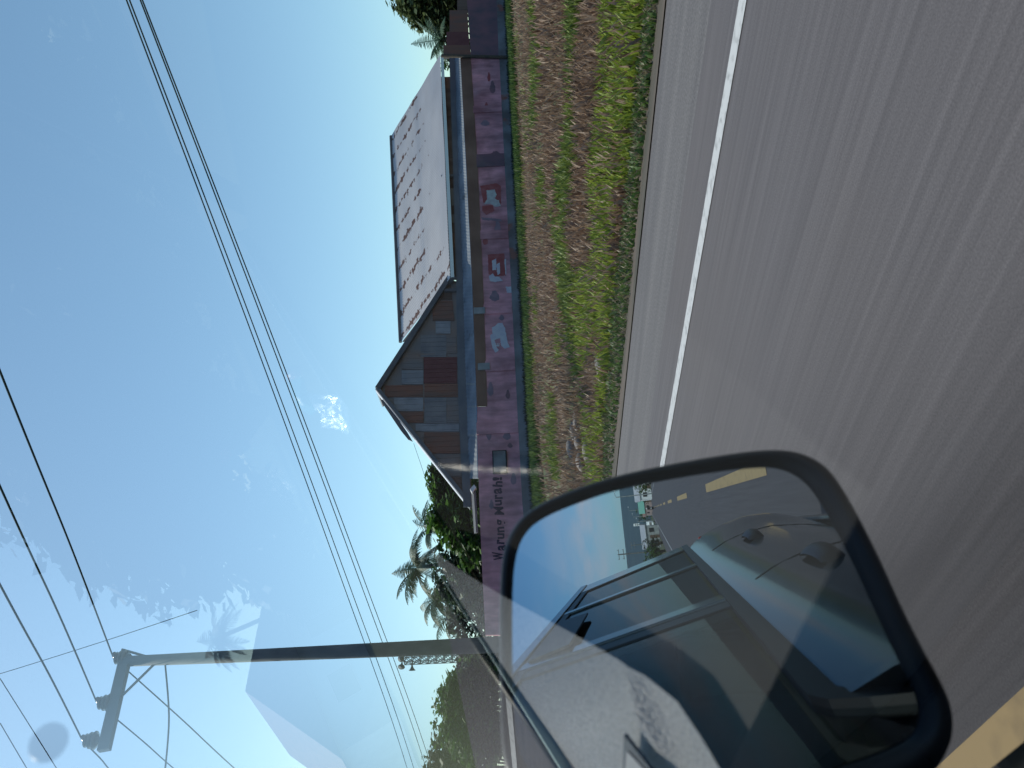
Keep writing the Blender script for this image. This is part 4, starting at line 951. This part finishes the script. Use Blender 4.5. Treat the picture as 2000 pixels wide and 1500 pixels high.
# ------------------------------------------------------------------ behind the car: what the door mirror shows
VC = CAM + MN * (2 * (C0 - CAM).dot(MN))              # the camera's mirror image
def mdir(px, py):
    d = ray(px, py); return d - MN * (2 * d.dot(MN))
def mpt(px, py, dist):
    d = mdir(px, py); return VC + d * (dist * 2.3 / -d.y)
def mground(px, py, dist):
    p = mpt(px, py, dist); return Vector((p.x, p.y, 0))
def hut(px, py, dist, wd, dp, ht, rise, roofm, wallm, label):
    b = mground(px, py, dist); o = thing('house', label, 'house', b, 'houses along the road behind the car')
    k = MB(); k.box(b + UP * ht / 2, wd, dp, ht); k.build('wall', M[wallm], o)
    k = MB(); k.prism([b + Vector((-wd * .56, dp * .56, ht)), b + Vector((wd * .56, dp * .56, ht)), b + Vector((wd * .56, 0, ht + rise)), b + Vector((-wd * .56, 0, ht + rise))], (0, 0, .12)); k.prism([b + Vector((-wd * .56, -dp * .56, ht)), b + Vector((wd * .56, -dp * .56, ht)), b + Vector((wd * .56, 0, ht + rise)), b + Vector((-wd * .56, 0, ht + rise))], (0, 0, .12)); k.build('roof', M[roofm], o)
    for q in (-.3, .3):
        k = MB(); k.box(b + Vector((wd * q, dp / 2 + .04, ht * .55)), wd * .18, .08, ht * .35); k.build('window', M['black'], o)
    k = MB(); k.box(b + Vector((0, dp / 2 + .04, ht * .36)), wd * .14, .08, ht * .7); k.build('door', M['plank'], o)
hut(1262, 952, 95, 7, 6, 3.4, 1.6, 'zinc', 'plaster', 'white house nearest the mirror rim in the reflection')
hut(1262, 963, 110, 5, 5, 4.2, 1.2, 'zinc', 'plaster', 'taller white house beside the lamp post in the mirror')
hut(1262, 978, 130, 9, 6, 3.0, 2.4, 'green_roof', 'brick', 'house with green roof in the mirror')
hut(1264, 988, 170, 10, 6, 3.4, 1.6, 'tile_roof', 'brick', 'brown roofed house behind the motorcycle in the mirror')
hut(1266, 1048, 60, 4, 4, 2.4, .9, 'zinc', 'concrete', 'small grey hut on the car side of the mirrored road')
for i, (px, py, dist, h_, lb) in enumerate(((1258, 945, 80, 4, 'dark tree close to the mirror rim'), (1258, 972, 120, 5, 'tree above the green roof in the mirror'), (1260, 999, 190, 9, 'tree right of the motorcycle in the mirror'), (1262, 1008, 200, 8, 'tree between the lamp posts in the mirror'),
        (1262, 1040, 70, 3, 'low tree beside the grey hut in the mirror'), (1266, 1062, 45, 2.6, 'low bush on the mirrored verge near the car roof'), (1268, 1078, 40, 2.6, 'bush at the edge of the car roof in the mirror'))):
    b = mground(px, py, dist)
    tree(b, [(b + Vector((random.uniform(-.3, .3) * h_, random.uniform(-.2, .2) * h_, h_ * q)), h_ * .3) for q in (.4, .6, .75, .5)], 900, .07 * h_ + .1, M['leaf_dark'] if i % 2 else M['leaf'], lb, group='trees along the road behind the car')
for i, (px, py, dist) in enumerate(((1264, 965, 75), (1266, 994, 130), (1266, 1007, 150), (1266, 1017, 140))):
    b = mground(px, py, dist); top = mpt((1202, 1228, 1236, 1244)[i], py, dist); H_ = top.z
    o = thing('street_lamp', ['street lamp nearest the mirror rim, tallest in the reflection', 'street lamp behind the motorcycle in the mirror', 'street lamp between the motorcycle and the billboard', 'street lamp beside the white billboard in the mirror'][i], 'street lamp', b, 'street lamps behind the car')
    k = MB(); k.tube([b, b + UP * H_], [.14, .09], 8); k.build('post', M['concrete'], o); k = MB(); k.tube([b + UP * (H_ - .1), b + Vector((.6, 0, H_ + .15)), b + Vector((1.3, 0, H_ + .2))], .05, 6); k.build('arm', M['steel'], o)
    k = MB(); k.box(b + Vector((1.5, 0, H_ + .18)), .7, .25, .12); k.build('lamp_head', M['white_body'], o, bevel=.03)
# billboard
b = mground(1266, 1026, 120); c = mpt(1243, 1025, 120)
o = thing('billboard', 'white billboard on a tall post in the mirror', 'billboard', b)
k = MB(); k.tube([b, Vector((c.x, c.y, c.z))], .15, 8); k.build('post', M['steel'], o)
k = MB(); k.box(c, .95, .2, .72 * 3); k.build('panel', M['white_body'], o); k = MB(); k.box(c + Vector((0, .11, .3)), .8, .04, .3); k.box(c + Vector((0, .11, -.4)), .8, .04, .2); k.build('band', M['lilac'], o)
# box truck coming up behind
b = mground(1266, 1024, 110); b.y = -250
tr = thing('box_truck', 'white box truck on the left roadside in the mirror', 'truck', b)
k = MB(); k.box(b + Vector((0, -1.6, 1.75)), 1.9, 3.6, 2.1); k.build('cargo_box', M['white_body'], tr, bevel=.03)
k = MB(); k.hexa([b + Vector(v) for v in ((-.85, .3, .5), (.85, .3, .5), (.85, 1.7, .5), (-.85, 1.7, .5), (-.8, .3, 2.0), (.8, .3, 2.0), (.8, 1.2, 2.0), (-.8, 1.2, 2.0))]); k.build('cab', M['white_body'], tr, bevel=.04)
k = MB(); k.prism([b + Vector(v) for v in ((-.7, 1.64, 1.15), (.7, 1.64, 1.15), (.68, 1.31, 1.85), (-.68, 1.31, 1.85))], (0, .03, .015)); k.build('windscreen', M['black'], tr)
for sx in (-.8, .8):
    for sy in (1.0, -2.4):
        k = MB(); k.tube([b + Vector((sx - .1, sy, .38)), b + Vector((sx + .1, sy, .38))], .38, 14); k.build('wheel', M['rubber'], tr)
    k = MB(); k.box(b + Vector((sx * .75, 1.71, .8)), .25, .04, .16); k.build('headlight', M['chrome'], tr)
# motorcycle with rider
b = mground(1266, 993, 60)
mo = thing('motorcycle', 'dark motorcycle following behind in the mirror', 'motorcycle', b)
for sy in (-.6, .6):
    k = MB()
    k.tube([b + Vector((0, sy + .26 * math.cos(q * math.pi / 8), .3 + .26 * math.sin(q * math.pi / 8))) for q in range(17)], .045, 6); k.build('wheel', M['rubber'], mo)
k = MB(); k.tube([b + Vector((0, .6, .3)), b + Vector((0, .42, .95))], .04); k.tube([b + Vector((-.35, .38, 1.02)), b + Vector((.35, .38, 1.02))], .025); k.build('handlebar', M['black'], mo)
k = MB(); k.tube([b + Vector((0, .4, .7)), b + Vector((0, 0, .55)), b + Vector((0, -.55, .7))], [.12, .17, .1], 10); k.build('body', M['black'], mo, smooth=True)
k = MB(); k.box(b + Vector((0, -.2, .78)), .24, .7, .09); k.build('seat', M['rubber'], mo, bevel=.03)
k = MB(); k.ball(b + Vector((0, .52, .85)), .1, .06, .09); k.build('headlight', M['white_body'], mo, smooth=True)
rb = thing('person', 'rider in dark jacket and white helmet on the motorcycle in the mirror', 'person', b + UP * .8)
me = bpy.data.meshes.new('body'); J = [(0, -.2, .85), (0, -.16, 1.1), (0, -.08, 1.35), (0, -.05, 1.5), (0, -.03, 1.6), (.2, -.1, 1.38), (.3, .1, 1.15), (.32, .34, 1.06), (-.2, -.1, 1.38), (-.3, .1, 1.15), (-.32, .34, 1.06), (.15, -.15, .85), (.2, .25, .8), (.17, .15, .38), (.17, .28, .33), (-.15, -.15, .85), (-.2, .25, .8), (-.17, .15, .38), (-.17, .28, .33)]
E = [(0, 1), (1, 2), (2, 3), (3, 4), (2, 5), (5, 6), (6, 7), (2, 8), (8, 9), (9, 10), (0, 11), (11, 12), (12, 13), (13, 14), (0, 15), (15, 16), (16, 17), (17, 18)]
me.from_pydata([tuple(Vector(v) - UP * .8) for v in J], E, []); me.materials.append(M['cloth'])
ob = link(bpy.data.objects.new('body', me)); ob.parent = rb; sk = ob.modifiers.new('s', 'SKIN')
RD = [.15, .15, .17, .07, .1, .07, .05, .04, .07, .05, .04, .1, .08, .055, .05, .1, .08, .055, .05]
for i, r_ in enumerate(RD): me.skin_vertices[0].data[i].radius = (r_, r_)
me.skin_vertices[0].data[0].use_root = True; ob.modifiers.new('u', 'SUBSURF').levels = 1
k = MB(); k.ball(b + Vector((0, -.02, 1.68)), .135, .15, .15); k.build('helmet', M['helmet'], rb, smooth=True)
k = MB(); k.ball(b + Vector((0, .09, 1.66)), .09, .06, .07); k.build('face', M['skin'], rb, smooth=True)
# poles with crossarms behind
for i, (px, py, dist, tp) in enumerate(((1266, 1078, 60, 1207), (1268, 1062, 90, 1232))):
    b = mground(px, py, dist); H_ = mpt(tp, py, dist).z
    o = thing('utility_pole', ['double crossarm utility pole behind the car roof in the mirror', 'farther utility pole above the mirrored verge'][i], 'pole', b, 'utility poles behind the car')
    k = MB(); k.tube([b, b + UP * H_], [.16, .11], 8); k.build('post', M['pole'], o)
    for dz in (.1, 1.0):
        k = MB(); k.box(b + UP * (H_ - dz), 1.9, .1, .12); k.build('crossarm', M['steel'], o)
        for q in (-.8, 0, .8):
            k = MB(); k.tube([b + Vector((q, 0, H_ - dz + .05)), b + Vector((q, 0, H_ - dz + .3))], [.06, .03], 6); k.build('insulator', M['insul'], o)
# wooded hills far behind, tinted blue for distance haze
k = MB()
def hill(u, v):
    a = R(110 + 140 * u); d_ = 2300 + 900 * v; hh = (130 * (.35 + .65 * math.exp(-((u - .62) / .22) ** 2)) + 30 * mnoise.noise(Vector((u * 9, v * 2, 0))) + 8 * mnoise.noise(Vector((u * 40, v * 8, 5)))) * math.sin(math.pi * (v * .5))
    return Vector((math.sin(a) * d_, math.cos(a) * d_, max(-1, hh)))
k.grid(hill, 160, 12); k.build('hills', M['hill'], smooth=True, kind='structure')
